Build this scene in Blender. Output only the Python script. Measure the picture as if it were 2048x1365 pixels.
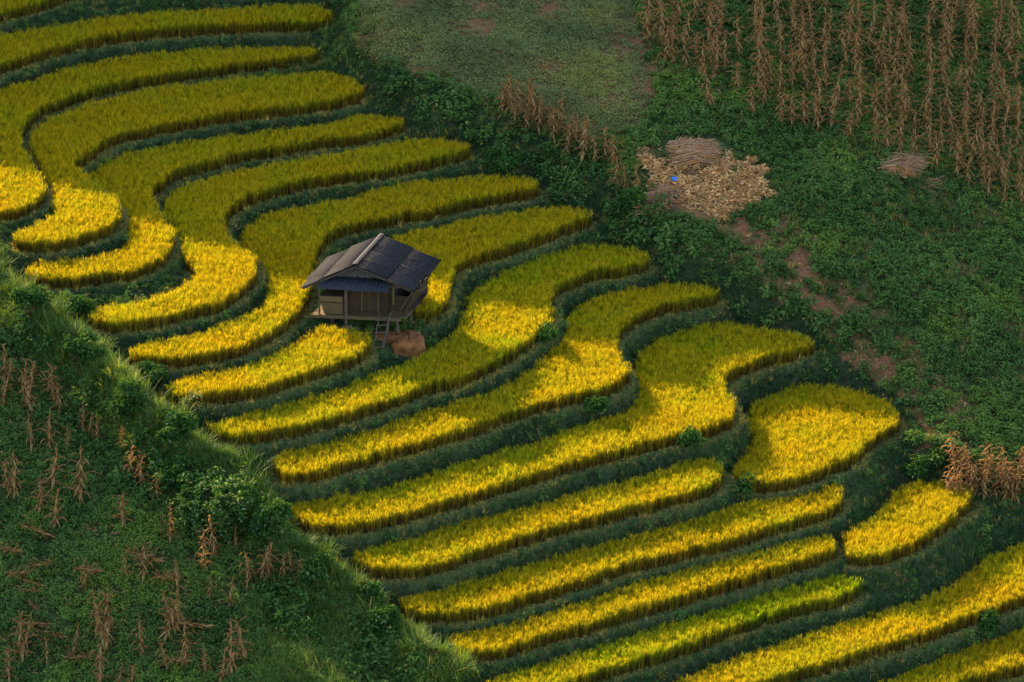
import bpy, math, random
import numpy as np
from mathutils import Vector, Matrix, Euler
R = np.random.default_rng(7); random.seed(7)
SC = bpy.context.scene; COL = SC.collection
for o in list(bpy.data.objects): bpy.data.objects.remove(o)

# ---------------------------------------------------------------- camera
DIST, PITCH, FPX = 300.0, math.radians(20), 15000.0
cam = bpy.data.cameras.new('camera'); cam_o = bpy.data.objects.new('camera', cam); COL.objects.link(cam_o)
cam.sensor_width = 36; cam.lens = FPX/2048*36; cam.clip_start = 1; cam.clip_end = 3000
cam_o.location = (0, -DIST*math.cos(PITCH), DIST*math.sin(PITCH)); cam_o.rotation_euler = (math.pi/2-PITCH, 0, 0)
SC.camera = cam_o
# ---------------------------------------------------------------- sky and sun (low, behind the slope and to the left)
SUN_EL, SUN_AZ = math.radians(24.0), math.radians(-35.5)
SUN = np.array([math.sin(SUN_AZ)*math.cos(SUN_EL), math.cos(SUN_AZ)*math.cos(SUN_EL), math.sin(SUN_EL)])
w = bpy.data.worlds.new('World'); SC.world = w; w.use_nodes = True
nt = w.node_tree; nt.nodes.clear()
sk = nt.nodes.new('ShaderNodeTexSky'); sk.sky_type = 'NISHITA'; sk.sun_disc = False
sk.sun_elevation = SUN_EL; sk.sun_rotation = SUN_AZ; sk.air_density = 1.0; sk.ozone_density = 1.6; sk.dust_density = 1.2
bg = nt.nodes.new('ShaderNodeBackground'); bg.inputs[1].default_value = 0.15
wo = nt.nodes.new('ShaderNodeOutputWorld'); nt.links.new(sk.outputs[0], bg.inputs[0]); nt.links.new(bg.outputs[0], wo.inputs[0])
sl = bpy.data.lights.new('sun', 'SUN'); sl.energy = 5.0; sl.angle = math.radians(0.5); sl.color = (1.0, 0.82, 0.54)
so = bpy.data.objects.new('sun', sl); COL.objects.link(so); so.location = tuple(SUN*80)
so.rotation_euler = Vector(-SUN).to_track_quat('-Z', 'Y').to_euler()
SC.view_settings.view_transform = 'Standard'; SC.view_settings.look = 'None'; SC.view_settings.exposure = 2.1; SC.view_settings.gamma = 1
SC.render.engine = 'CYCLES'; SC.cycles.max_bounces = 4; SC.cycles.diffuse_bounces = 2; SC.cycles.transmission_bounces = 3
SC.render.resolution_x = 1024; SC.render.resolution_y = 682

CP, SP = math.cos(PITCH), math.sin(PITCH)
CAM = np.array([0, -DIST*CP, DIST*SP]); FW = np.array([0, CP, -SP]); UP = np.array([0, SP, CP])
def ray(px, py):
    d = FW + (px-1024)/FPX*np.array([1., 0, 0]) + (682.5-py)/FPX*UP
    return d/np.linalg.norm(d)
def at(px, py, z):                     # where the line of sight meets level z
    d = ray(px, py); t = (z-CAM[2])/d[2]; return CAM+d*t
def to_px(P):
    v = np.asarray(P)-CAM; f = v@FW
    return 1024+FPX*v[..., 0]/f, 682.5-FPX*(v@UP)/f

# outline of each paddy's rice as (x, y) in the 2048-px frame, unprojected at the paddy's own level
def PL(s):
    v = [float(t) for t in s.replace(',', ' ').split()]
    return list(zip(v[0::2], v[1::2]))
PADDY = {
 'T1': PL("-60,-50 -60,38 0,20 90,-2 160,-30 160,-60"),
 'T2': PL("-80,82 0,67 130,48 250,31 400,20 520,14 640,10 656,20 656,40 500,42 400,48 300,55 200,68 120,85 60,105 0,126 -80,160"),
 'T3': PL("-80,225 -30,200 0,183 30,170 85,155 144,134 219,118 308,106 410,101 513,96 630,92 634,105 513,119 428,129 342,143 291,150 239,160 171,177 120,194 79,211 55,228 39,249 36,272 44,297 52,306 66,335 80,362 85,383 60,400 30,412 0,420 -40,424 -80,420"),
 'T4': PL("33,468 70,453 100,440 118,425 112,405 92,385 82,368 66,332 58,304 58,285 63,263 89,243 120,229 171,209 239,192 308,178 376,168 445,161 513,154 581,150 650,144 700,157 727,176 700,188 650,198 581,209 513,215 445,222 376,236 308,246 257,257 222,270 192,284 171,301 151,313 147,325 160,340 176,353 205,378 230,400 238,420 225,440 190,455 150,470 100,480 60,479 35,474"),
 'T5': PL("51,536 85,524 171,520 222,511 253,494 264,478 258,455 240,425 226,396 200,374 178,354 185,342 219,322 260,308 308,298 359,286 445,274 547,263 616,255 700,236 731,229 783,233 812,241 748,260 700,269 616,279 547,291 479,301 428,315 376,328 342,342 315,359 303,380 304,397 322,434 340,452 346,473 328,501 308,518 274,532 239,539 171,549 103,553 68,547"),
 'T6': PL("178,627 205,614 257,606 308,597 359,577 387,559 397,542 385,522 368,496 356,472 338,450 327,436 328,410 339,387 363,373 410,359 462,345 547,328 616,318 700,304 748,291 817,279 868,277 920,284 941,293 885,308 834,320 783,332 700,341 616,353 564,366 513,380 479,393 452,414 445,434 448,462 458,477 479,488 499,501 507,518 508,539 496,556 472,577 438,597 393,611 342,624 291,636 239,641 192,637"),
 'T7': PL("262,696 308,681 359,674 410,662 462,645 506,628 530,611 541,587 537,563 524,546 514,518 502,500 488,482 486,467 513,441 547,424 599,414 650,407 700,396 748,380 817,366 885,359 954,354 1005,352 1056,354 1085,366 1022,383 954,393 902,405 834,419 766,430 690,446 660,461 643,472 629,491 626,518 626,539 616,563 609,587 599,611 564,642 530,665 496,683 445,696 393,705 342,712 291,711 265,704"),
 'T8': PL("740,500 760,483 834,464 885,452 954,438 1022,424 1091,414 1142,412 1187,428 1125,446 1091,462 1022,486 954,505 926,515 906,526 899,546 896,566 892,587 882,604 865,618 838,622 800,600 770,560"),
 'T8L': PL("332,768 376,754 428,748 479,737 530,720 582,693 616,671 645,655 690,655 722,668 738,684 735,696 700,710 667,720 616,737 564,754 513,772 445,782 393,785 342,783"),
 'T9': PL("422,849 445,840 496,830 547,816 599,802 650,789 714,766 748,750 783,737 817,724 844,713 854,701 872,689 902,676 919,662 926,642 933,621 940,597 954,580 981,563 1022,542 1056,525 1091,512 1142,498 1193,491 1244,496 1289,506 1303,515 1244,529 1193,536 1159,546 1125,559 1101,577 1092,594 1104,614 1101,631 1084,652 1056,676 1022,693 995,713 971,724 937,741 885,758 834,772 793,785 748,805 680,823 650,833 582,850 513,861 462,865 431,862"),
 'T10': PL("551,920 561,908 616,895 680,882 714,871 766,854 817,837 868,819 919,806 971,789 1005,778 1029,761 1063,741 1091,720 1101,696 1125,683 1135,659 1135,635 1149,618 1176,604 1227,590 1279,577 1330,567 1382,570 1416,574 1436,583 1382,595 1330,602 1296,614 1262,635 1231,655 1222,676 1234,700 1251,727 1251,744 1234,758 1193,775 1142,785 1108,796 1067,804 1022,819 971,837 919,854 885,864 817,884 748,903 697,917 650,936 616,939 582,943 561,939"),
 'T11': PL("577,1009 616,998 667,994 714,989 766,978 817,963 868,949 919,932 971,915 1005,906 1056,891 1108,874 1159,854 1210,840 1262,823 1280,799 1272,758 1275,724 1289,696 1313,683 1347,669 1382,656 1433,648 1485,648 1536,659 1587,669 1630,682 1587,696 1536,707 1492,720 1461,734 1444,751 1444,765 1454,785 1466,806 1464,823 1451,837 1416,852 1364,862 1313,873 1244,892 1176,910 1108,929 1056,946 1005,963 954,977 885,997 817,1018 748,1035 680,1046 633,1043 599,1032"),
 'T12': PL("696,1109 748,1096 817,1081 885,1057 954,1038 1022,1025 1091,1007 1159,987 1227,970 1296,953 1348,933 1382,920 1416,914 1437,924 1446,942 1437,956 1399,973 1348,986 1296,1000 1227,1015 1159,1035 1091,1053 1022,1074 954,1096 885,1117 817,1131 766,1134 724,1126"),
 'T12R': PL("1461,942 1490,918 1510,891 1503,854 1500,826 1512,806 1540,792 1587,775 1639,768 1690,775 1741,789 1782,806 1802,832 1793,843 1765,856 1748,868 1724,888 1700,908 1673,922 1622,942 1570,956 1519,962 1485,956"),
 'T13': PL("803,1200 851,1186 919,1168 988,1149 1056,1132 1125,1110 1193,1093 1262,1075 1330,1056 1399,1035 1451,1021 1492,1005 1536,997 1587,988 1622,978 1656,968 1678,976 1683,988 1670,1004 1639,1018 1587,1035 1536,1049 1485,1066 1416,1083 1348,1099 1262,1119 1193,1141 1125,1162 1056,1185 988,1206 919,1220 851,1221 817,1214"),
 'T14': PL("906,1277 937,1262 988,1254 1056,1242 1125,1220 1193,1196 1262,1173 1330,1154 1399,1135 1451,1123 1502,1108 1553,1096 1605,1080 1640,1067 1665,1075 1671,1091 1639,1103 1587,1120 1519,1139 1451,1159 1382,1180 1330,1195 1262,1215 1193,1237 1125,1255 1056,1274 1005,1291 971,1298 937,1298 913,1289"),
 'T14R': PL("1673,1088 1690,1071 1724,1052 1759,1025 1786,1001 1803,973 1844,962 1895,965 1936,979 1948,990 1926,1004 1902,1025 1868,1055 1827,1079 1793,1096 1752,1108 1717,1109 1690,1101"),
 'T15': PL("960,1395 998,1353 1056,1339 1125,1319 1193,1298 1262,1275 1330,1254 1399,1231 1451,1213 1519,1192 1587,1172 1656,1155 1697,1150 1713,1164 1711,1176 1673,1189 1622,1200 1553,1217 1485,1238 1416,1264 1348,1290 1313,1302 1244,1322 1176,1343 1125,1360 1040,1395"),
 'T16': PL("1270,1400 1340,1371 1399,1348 1485,1314 1553,1291 1622,1270 1690,1247 1759,1228 1827,1203 1895,1177 1930,1162 1964,1131 1998,1105 2048,1086 2130,1060 2130,1160 2048,1183 1998,1203 1930,1228 1861,1254 1793,1277 1724,1297 1656,1319 1587,1339 1519,1357 1400,1395"),
 'T17': PL("1690,1405 1759,1372 1827,1343 1895,1314 1964,1288 2032,1264 2130,1232 2130,1300 2048,1323 1998,1336 1930,1354 1830,1385 1780,1405"),
}

def PL3(s):
    v = [float(t) for t in s.replace(',', ' ').split()]
    return list(zip(v[0::3], v[1::3], v[2::3]))

# ---------------------------------------------------------------- terrain
RICE_H = 0.58
LEVEL = dict(T1=5.7, T2=5.0, T3=4.25, T4=3.91, T5=3.23, T6=2.83, T7=2.18, T8=1.6, T8L=1.6, T9=.8, T10=0., T11=-1.05,
             T12=-2.0, T12R=-2.35, T13=-2.98, T14=-3.68, T14R=-3.75, T15=-4.46, T16=-5.25, T17=-6.3)
CTRL = PL3("""
-250,470,4.9 -100,505,4.5 0,590,3.9 100,680,3.1 200,770,2.1 300,870,1.2 400,935,.5 500,1000,-.5 600,1120,-1.7 700,1200,-2.7 800,1290,-3.7 900,1375,-4.6
-250,900,.6 100,850,1.0 0,1000,-1.1 300,1100,-1.6 0,1365,-5.6 150,1365,-5.3 300,1365,-4.9 450,1180,-2.7 600,1365,-4.3 -250,1365,-5.8 300,1500,-6.5 0,1500,-7 600,1500,-5.8 800,1480,-5.6 -250,1500,-7.2
0,-100,7.8 300,-20,6.7 600,-15,6.8 300,-90,7.5 690,5,7.2 705,60,6.8 690,100,6.0 760,120,6.0 850,145,5.9 1000,225,5.2 1100,270,4.55 1200,320,3.9 1300,430,2.9 1400,500,2.1 1500,560,1.4 1600,640,.6 1700,720,-.3 1780,790,-1.2
1850,880,-2.3 1950,940,-3.2 2000,1010,-4.1 2048,1000,-4.6 2048,900,-3.5 2000,1062,-5.4 1280,0,7.1 1000,0,7.5 800,0,7.5 2048,500,.9 2048,0,6.0 1700,0,6.9 1700,360,3.5 1500,280,4.2 1850,600,.6
2300,900,-3.8 2300,500,.6 2300,0,5.8 2300,-200,7.7 1700,-200,8.8 1000,-200,9.5 300,-200,8.8 -250,-200,9.5 -250,100,7.2 -250,300,5.6
2300,1150,-6.5 2200,1500,-9.5 1700,1500,-8.6 1300,1470,-6.8""")
def chaikin(P, n=2):
    for _ in range(n):
        Q = np.roll(P, -1, 0); P = np.stack([.75*P+.25*Q, .25*P+.75*Q], 1).reshape(-1, 2)
    return P
POLY = {k: chaikin(np.array([at(x, y, LEVEL[k]+RICE_H)[:2] for x, y in v])) for k, v in PADDY.items()}
def sdist(P, poly):                    # signed distance to a closed outline, negative inside
    A = poly; B = np.roll(poly, -1, 0); d2 = np.full(len(P), 1e9); ins = np.zeros(len(P), bool)
    for a, b in zip(A, B):
        e = b-a; t = np.clip(((P-a)@e)/max(e@e, 1e-9), 0, 1); q = P-a-t[:, None]*e
        d2 = np.minimum(d2, (q*q).sum(1))
        if a[1] != b[1]:
            c = (a[1] > P[:, 1]) != (b[1] > P[:, 1])
            ins ^= c & (P[:, 0] < (b[0]-a[0])*(P[:, 1]-a[1])/(b[1]-a[1])+a[0])
    return np.where(ins, -1, 1)*np.sqrt(d2)
G0x, G1x, G0y, G1y, GS = -27.0, 27.0, -31.0, 33.0, 0.12
gx = np.arange(G0x, G1x, GS); gy = np.arange(G0y, G1y, GS); NX, NY = len(gx), len(gy)
GX, GY = np.meshgrid(gx, gy); GP = np.stack([GX.ravel(), GY.ravel()], 1)
# smooth base slope through the paddies' edges and the measured points of the hillside
cp = [at(x, y, z*.87) for x, y, z in CTRL]
for k, p in POLY.items():
    for q in p[::10]: cp.append((q[0], q[1], LEVEL[k]))
cp = np.array(cp); n = len(cp)
D = np.linalg.norm(cp[:, None, :2]-cp[None, :, :2], axis=2)
A = np.zeros((n+3, n+3)); A[:n, :n] = -D+np.eye(n)*0.6; A[:n, n] = 1; A[:n, n+1:] = cp[:, :2]; A[n, :n] = 1; A[n+1:, :n] = cp[:, :2].T
wts = np.linalg.solve(A, np.concatenate([cp[:, 2], np.zeros(3)]))
def base_z(P):
    o = np.empty(len(P))
    for i in range(0, len(P), 20000):
        q = P[i:i+20000]; d = np.sqrt(((q[:, None]-cp[None, :, :2])**2).sum(2)); o[i:i+20000] = -d@wts[:n]+wts[n]+q@wts[n+1:]
    return o
step = 3                               # the base is smooth: evaluate it coarsely, then interpolate
cxs = np.arange(G0x, G1x+GS*step, GS*step); cys = np.arange(G0y, G1y+GS*step, GS*step)
cz = base_z(np.stack([a.ravel() for a in np.meshgrid(cxs, cys)], 1)).reshape(len(cys), len(cxs))
def bil(Z, x, y, x0, y0, s):
    fx = np.clip((x-x0)/s, 0, Z.shape[1]-1.001); fy = np.clip((y-y0)/s, 0, Z.shape[0]-1.001)
    i = fx.astype(int); j = fy.astype(int); u = fx-i; v = fy-j
    return Z[j, i]*(1-u)*(1-v)+Z[j, i+1]*u*(1-v)+Z[j+1, i]*(1-u)*v+Z[j+1, i+1]*u*v
Z = bil(cz, GX, GY, G0x, G0y, GS*step)
def vnoise(x, y, s, seed):             # smooth value noise
    r = np.random.default_rng(seed).random((64, 64)); fx = x/s+1000; fy = y/s+1000
    i = np.floor(fx).astype(int); j = np.floor(fy).astype(int); u = fx-i; v = fy-j; u = u*u*(3-2*u); v = v*v*(3-2*v)
    g = lambda a, b: r[b % 64, a % 64]
    return (g(i, j)*(1-u)+g(i+1, j)*u)*(1-v)+(g(i, j+1)*(1-u)+g(i+1, j+1)*u)*v
Z += (vnoise(GX, GY, 2.3, 1)-.5)*.35+(vnoise(GX, GY, .8, 2)-.5)*.16
TERR = np.full((NY, NX), -1); NEAR = np.full((NY, NX), 9.0); FIX = np.zeros((NY, NX), bool); ZF = Z.copy()
names = sorted(POLY, key=lambda k: -LEVEL[k]); up_d = np.full(NX*NY, 9.0); taken = np.zeros(NX*NY, bool)
SD = {}
for ti, k in enumerate(names):
    p = POLY[k]; lo = p.min(0)-2.2; hi = p.max(0)+2.2
    m = np.where((GP[:, 0] > lo[0]) & (GP[:, 0] < hi[0]) & (GP[:, 1] > lo[1]) & (GP[:, 1] < hi[1]))[0]
    wob = (vnoise(GP[m, 0], GP[m, 1], .9, 5)-.5)*.16+(vnoise(GP[m, 0], GP[m, 1], .35, 6)-.5)*.14-.05
    d = sdist(GP[m], p)+wob; SD[k] = (m, d)
    own = (d < .40) & (up_d[m] > .62) | (d < 0) & (up_d[m] > .48)
    f = m[own & ~taken[m]]
    FIX.ravel()[f] = True; ZF.ravel()[f] = LEVEL[k]+np.where(d[own & ~taken[m]] > .04, .05, 0); taken[f] = True
    ins = m[(d < 0) & own]; TERR.ravel()[ins] = np.where(TERR.ravel()[ins] < 0, ti, TERR.ravel()[ins])
    up_d[m] = np.minimum(up_d[m], np.maximum(d, 0)); NEAR.ravel()[m] = np.minimum(NEAR.ravel()[m], d)
FIX |= (NEAR > 1.5)
Z = np.where(FIX, ZF, Z); U = ~FIX; U[0] = U[-1] = False; U[:, 0] = U[:, -1] = False
Zr = Z.copy()
for _ in range(350):
    S = Zr.copy(); S[1:-1, 1:-1] = .25*(Zr[:-2, 1:-1]+Zr[2:, 1:-1]+Zr[1:-1, :-2]+Zr[1:-1, 2:]); Zr = np.where(U, S, Z)
Z = Zr
RIS = U & (TERR < 0)
Z = Z+np.where(RIS, (vnoise(GX, GY, .5, 8)-.5)*.18+(vnoise(GX, GY, .25, 9)-.5)*.06, 0)
# the foreground ridge: a raised grassy crest that falls away steeply towards the cornfield
CREST = "-60,545 0,595 100,680 200,770 300,868 400,930 500,990 600,1118 700,1198 800,1285 900,1368 960,1420"
def near_line(X, Y, pts):
    Pp = np.array(PL(pts)); d = np.full(X.shape, 1e9)
    for a, b in zip(Pp[:-1], Pp[1:]):
        e = b-a; t_ = np.clip(((X-a[0])*e[0]+(Y-a[1])*e[1])/(e@e), 0, 1); d = np.minimum(d, np.hypot(X-a[0]-t_*e[0], Y-a[1]-t_*e[1]))
    return d
qx, qy = to_px(np.stack([GX, GY, Z], 2)); rise = np.exp(-(near_line(qx, qy, CREST)/34)**2); fall = np.exp(-(near_line(qx, qy+0*qy, " ".join(f"{x-25},{y+75}" for x, y in PL(CREST)))/45)**2)
Z = Z+np.where(NEAR > .5, np.clip((NEAR-.5)/.6, 0, 1)*(.62*rise*(.35+1.1*vnoise(GX, GY, 1.5, 14))+.25*rise*vnoise(GX, GY, .6, 15)-.45*fall), 0)
def Hz(x, y): return bil(Z, np.asarray(x, float), np.asarray(y, float), G0x, G0y, GS)
def ground(px, py):                    # first meeting of the line of sight with the terrain
    px = np.atleast_1d(np.asarray(px, float)); py = np.atleast_1d(np.asarray(py, float)); out = np.zeros((len(px), 3))
    for i in range(len(px)):
        d = ray(px[i], py[i]); t = np.linspace((14-CAM[2])/d[2], (-12-CAM[2])/d[2], 900); q = CAM+d*t[:, None]
        hz = Hz(q[:, 0], q[:, 1]); b = np.argmax(q[:, 2] < hz); out[i] = q[b]; out[i, 2] = hz[b]
    return out
def g1(px, py): return ground(px, py)[0]
def inpoly_px(px, py, s):
    return sdist(np.stack([px, py], 1), np.array(PL(s)))

# ---------------------------------------------------------------- materials
def new_mat(name):
    m = bpy.data.materials.new(name); m.use_nodes = True; t = m.node_tree; t.nodes.clear(); return m, t
def N(t, ty, **kw):
    n = t.nodes.new(ty)
    for k, v in kw.items(): setattr(n, k, v)
    return n
def ramp(t, stops, fac=None, interp='LINEAR'):
    r = N(t, 'ShaderNodeValToRGB'); r.color_ramp.interpolation = interp; e = r.color_ramp.elements
    while len(e) < len(stops): e.new(0.5)
    for x, (p, c) in zip(e, stops): x.position = p; x.color = (*c, 1)
    if fac is not None: t.links.new(fac, r.inputs[0])
    return r
def noise(t, scale, detail=4, rough=.6, vec=None):
    n = N(t, 'ShaderNodeTexNoise'); n.inputs['Scale'].default_value = scale; n.inputs['Detail'].default_value = detail; n.inputs['Roughness'].default_value = rough
    if vec is not None: t.links.new(vec, n.inputs['Vector'])
    return n
def mixc(t, a, b, f, mode='MIX'):
    m = N(t, 'ShaderNodeMix', data_type='RGBA', blend_type=mode)
    for s, v in ((0, f), (6, a), (7, b)):
        if isinstance(v, tuple): m.inputs[s].default_value = (*v, 1)
        elif isinstance(v, (int, float)): m.inputs[s].default_value = v
        else: t.links.new(v, m.inputs[s])
    return m.outputs[2]
def leaf_mat(name, low, high, alt, trans=.45, tint_cols=None, gloss=.0, r0=.25, r1=.7):
    """foliage: colour runs from stem to tip (attribute t), a second colour by attribute kind, a tint by plant"""
    m, t = new_mat(name); L = t.links.new
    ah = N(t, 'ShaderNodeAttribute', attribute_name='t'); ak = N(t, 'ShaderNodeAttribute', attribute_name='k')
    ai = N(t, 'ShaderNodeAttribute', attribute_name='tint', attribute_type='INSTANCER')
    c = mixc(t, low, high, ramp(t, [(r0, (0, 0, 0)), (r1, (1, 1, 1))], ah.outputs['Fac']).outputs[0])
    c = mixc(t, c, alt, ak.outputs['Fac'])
    if tint_cols:
        r = ramp(t, tint_cols, ai.outputs['Fac']); c = mixc(t, c, r.outputs[0], 1.0, 'MULTIPLY')
    d = N(t, 'ShaderNodeBsdfDiffuse'); tr = N(t, 'ShaderNodeBsdfTranslucent'); mx = N(t, 'ShaderNodeMixShader')
    tm = N(t, 'ShaderNodeMath', operation='MULTIPLY'); tm.inputs[1].default_value = trans; L(ramp(t, [(r0-.05, (.2, .2, .2)), (r1+.05, (1, 1, 1))], ah.outputs['Fac']).outputs[0], tm.inputs[0]); L(tm.outputs[0], mx.inputs[0])
    L(c, d.inputs[0]); L(mixc(t, c, (1.0, .95, .5), 1.0, 'MULTIPLY'), tr.inputs[0]); L(d.outputs[0], mx.inputs[1]); L(tr.outputs[0], mx.inputs[2])
    out = mx.outputs[0]
    if gloss:
        g = N(t, 'ShaderNodeBsdfGlossy'); g.inputs['Roughness'].default_value = .45; g.inputs[0].default_value = (.8, .85, .9, 1)
        m2 = N(t, 'ShaderNodeMixShader'); m2.inputs[0].default_value = gloss; L(out, m2.inputs[1]); L(g.outputs[0], m2.inputs[2]); out = m2.outputs[0]
    o = N(t, 'ShaderNodeOutputMaterial'); L(out, o.inputs[0]); return m
def plain(name, stops, scale=6, stretch=(1, 1, 1), rough=.85, bump=.3, detail=5, spec=.2):
    m, t = new_mat(name); L = t.links.new
    tc = N(t, 'ShaderNodeTexCoord'); mp = N(t, 'ShaderNodeMapping'); mp.inputs['Scale'].default_value = stretch; L(tc.outputs['Object'], mp.inputs[0])
    n = noise(t, scale, detail, .65, mp.outputs[0]); r = ramp(t, stops, n.outputs['Fac'])
    oi = N(t, 'ShaderNodeObjectInfo'); c = mixc(t, r.outputs[0], ramp(t, [(0, (.72, .72, .72)), (1, (1.15, 1.12, 1.1))], oi.outputs['Random']).outputs[0], 1.0, 'MULTIPLY')
    b = N(t, 'ShaderNodeBsdfPrincipled'); L(c, b.inputs['Base Color']); b.inputs['Roughness'].default_value = rough; b.inputs['Specular IOR Level'].default_value = spec
    if bump:
        bp = N(t, 'ShaderNodeBump'); bp.inputs['Strength'].default_value = bump; bp.inputs['Distance'].default_value = .02; L(n.outputs['Fac'], bp.inputs['Height']); L(bp.outputs[0], b.inputs['Normal'])
    o = N(t, 'ShaderNodeOutputMaterial'); L(b.outputs[0], o.inputs[0]); return m
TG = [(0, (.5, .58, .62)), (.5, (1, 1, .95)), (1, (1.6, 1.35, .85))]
M_RICE = leaf_mat('rice_leaf', (.060, .034, .010), (.185, .21, .009), (.55, .40, .012), .5, [(0, (.6, .95, .75)), (.4, (1, 1, 1)), (.8, (1.12, .95, .8)), (1, (1.4, .82, .5))], 0, .52, .97)  # stem brown deepened: the shade of the paddy fronts is in this colour
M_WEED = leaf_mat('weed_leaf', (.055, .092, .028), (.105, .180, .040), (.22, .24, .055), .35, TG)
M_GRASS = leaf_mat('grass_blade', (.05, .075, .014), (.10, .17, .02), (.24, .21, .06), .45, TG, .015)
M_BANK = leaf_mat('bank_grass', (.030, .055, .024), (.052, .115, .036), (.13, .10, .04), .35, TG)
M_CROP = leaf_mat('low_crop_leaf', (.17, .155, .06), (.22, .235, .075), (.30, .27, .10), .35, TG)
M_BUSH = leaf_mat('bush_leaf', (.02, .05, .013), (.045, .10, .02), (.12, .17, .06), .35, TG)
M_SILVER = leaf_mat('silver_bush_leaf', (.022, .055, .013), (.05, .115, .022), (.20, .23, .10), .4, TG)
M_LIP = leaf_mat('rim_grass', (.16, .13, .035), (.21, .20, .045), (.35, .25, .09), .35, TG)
M_HUSK = leaf_mat('corn_husk', (.62, .34, .13), (.80, .49, .20), (.48, .23, .09), .25, [(0, (.75, .7, .65)), (.5, (1, 1, 1)), (1, (1.15, 1.05, .95))])
M_STRAW = leaf_mat('dry_corn_leaf', (.36, .14, .042), (.51, .215, .067), (.62, .32, .11), .35, TG)
M_STALK = plain('dry_corn_stalk', [(.3, (.26, .10, .032)), (.7, (.48, .20, .06))], 9, (1, 1, .3), bump=0)
M_STRAWPILE = plain('stacked_dry_stalks', [(.3, (.22, .11, .05)), (.7, (.42, .23, .11))], 3, (1, 1, 1), bump=0)
M_MUD = plain('paddy_mud', [(.3, (.045, .032, .018)), (.7, (.10, .07, .035))], 2)
M_EARTH = plain('bare_red_earth', [(.3, (.10, .033, .010)), (.5, (.24, .082, .02)), (.7, (.38, .145, .036))], 2.5, (1, 1, 1), .95, 1, 8)
M_HILL = plain('wooded_hill', [(.3, (.02, .04, .012)), (.7, (.05, .09, .02))], .4)
M_ROOF = plain('fibre_cement_roof', [(.22, (.008, .0075, .009)), (.42, (.018, .016, .018)), (.58, (.032, .026, .024)), (.78, (.085, .066, .055))], 5, (3, 3, .6), .9, .15, 8, .1)
M_RIDGE = plain('ridge_tile', [(.3, (.024, .019, .015)), (.7, (.055, .044, .035))], 6)
M_AWN = plain('awning_sheet', [(.3, (.015, .015, .02)), (.7, (.042, .04, .05))], 5, (3, 3, .6), .75, .15, 8)
M_GABLE = plain('weathered_gable_sheet', [(.3, (.035, .032, .03)), (.7, (.11, .09, .07))], 5, (4, 4, .8))
M_WOOD = plain('grey_brown_planks', [(.3, (.024, .0135, .007)), (.7, (.068, .039, .018))], 7, (6, 6, .7))
M_PALE = plain('pale_planks', [(.3, (.07, .043, .017)), (.7, (.15, .093, .036))], 6, (.8, 6, 6))
M_POLE = plain('old_timber_posts', [(.3, (.05, .034, .022)), (.7, (.12, .08, .048))], 7, (5, 5, .6))
M_BRICK = plain('stacked_clay_bricks', [(.3, (.34, .15, .07)), (.7, (.55, .28, .14))], 6)
M_BLUE = plain('blue_plastic', [(.3, (.01, .16, .55)), (.7, (.02, .25, .75))], 6, rough=.45, spec=.5)
M_DARK = plain('dark_interior_boards', [(.3, (.035, .028, .022)), (.7, (.07, .05, .035))], 6)
M_BARK = plain('bark', [(.3, (.05, .035, .02)), (.7, (.13, .09, .05))], 8)
def ground_mat():
    m, t = new_mat('hillside_ground'); L = t.links.new
    g = N(t, 'ShaderNodeNewGeometry'); n1 = noise(t, 1.3, 6, .65, g.outputs['Position']); n2 = noise(t, 7, 6, .7, g.outputs['Position'])
    green = ramp(t, [(.3, (.03, .035, .013)), (.5, (.045, .065, .018)), (.72, (.09, .075, .032))], n2.outputs['Fac']).outputs[0]
    soil = ramp(t, [(.3, (.13, .05, .022)), (.55, (.23, .095, .042)), (.75, (.32, .155, .075))], n2.outputs['Fac']).outputs[0]
    a = N(t, 'ShaderNodeAttribute', attribute_name='soil')
    mm = N(t, 'ShaderNodeMath', operation='MULTIPLY_ADD'); L(n1.outputs['Fac'], mm.inputs[0]); mm.inputs[1].default_value = 1.2; mm.inputs[2].default_value = -.6
    ad = N(t, 'ShaderNodeMath', operation='ADD', use_clamp=True); L(a.outputs['Fac'], ad.inputs[0]); L(mm.outputs[0], ad.inputs[1])
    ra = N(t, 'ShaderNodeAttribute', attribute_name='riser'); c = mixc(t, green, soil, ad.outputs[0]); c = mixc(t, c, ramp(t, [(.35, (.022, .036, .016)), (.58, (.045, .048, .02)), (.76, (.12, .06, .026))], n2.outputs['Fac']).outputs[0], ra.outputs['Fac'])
    b = N(t, 'ShaderNodeBsdfDiffuse'); L(c, b.inputs[0])
    bp = N(t, 'ShaderNodeBump'); bp.inputs['Strength'].default_value = .8; bp.inputs['Distance'].default_value = .05; L(n2.outputs['Fac'], bp.inputs['Height']); L(bp.outputs[0], b.inputs['Normal'])
    o = N(t, 'ShaderNodeOutputMaterial'); L(b.outputs[0], o.inputs[0]); return m
M_GROUND = ground_mat()

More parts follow.
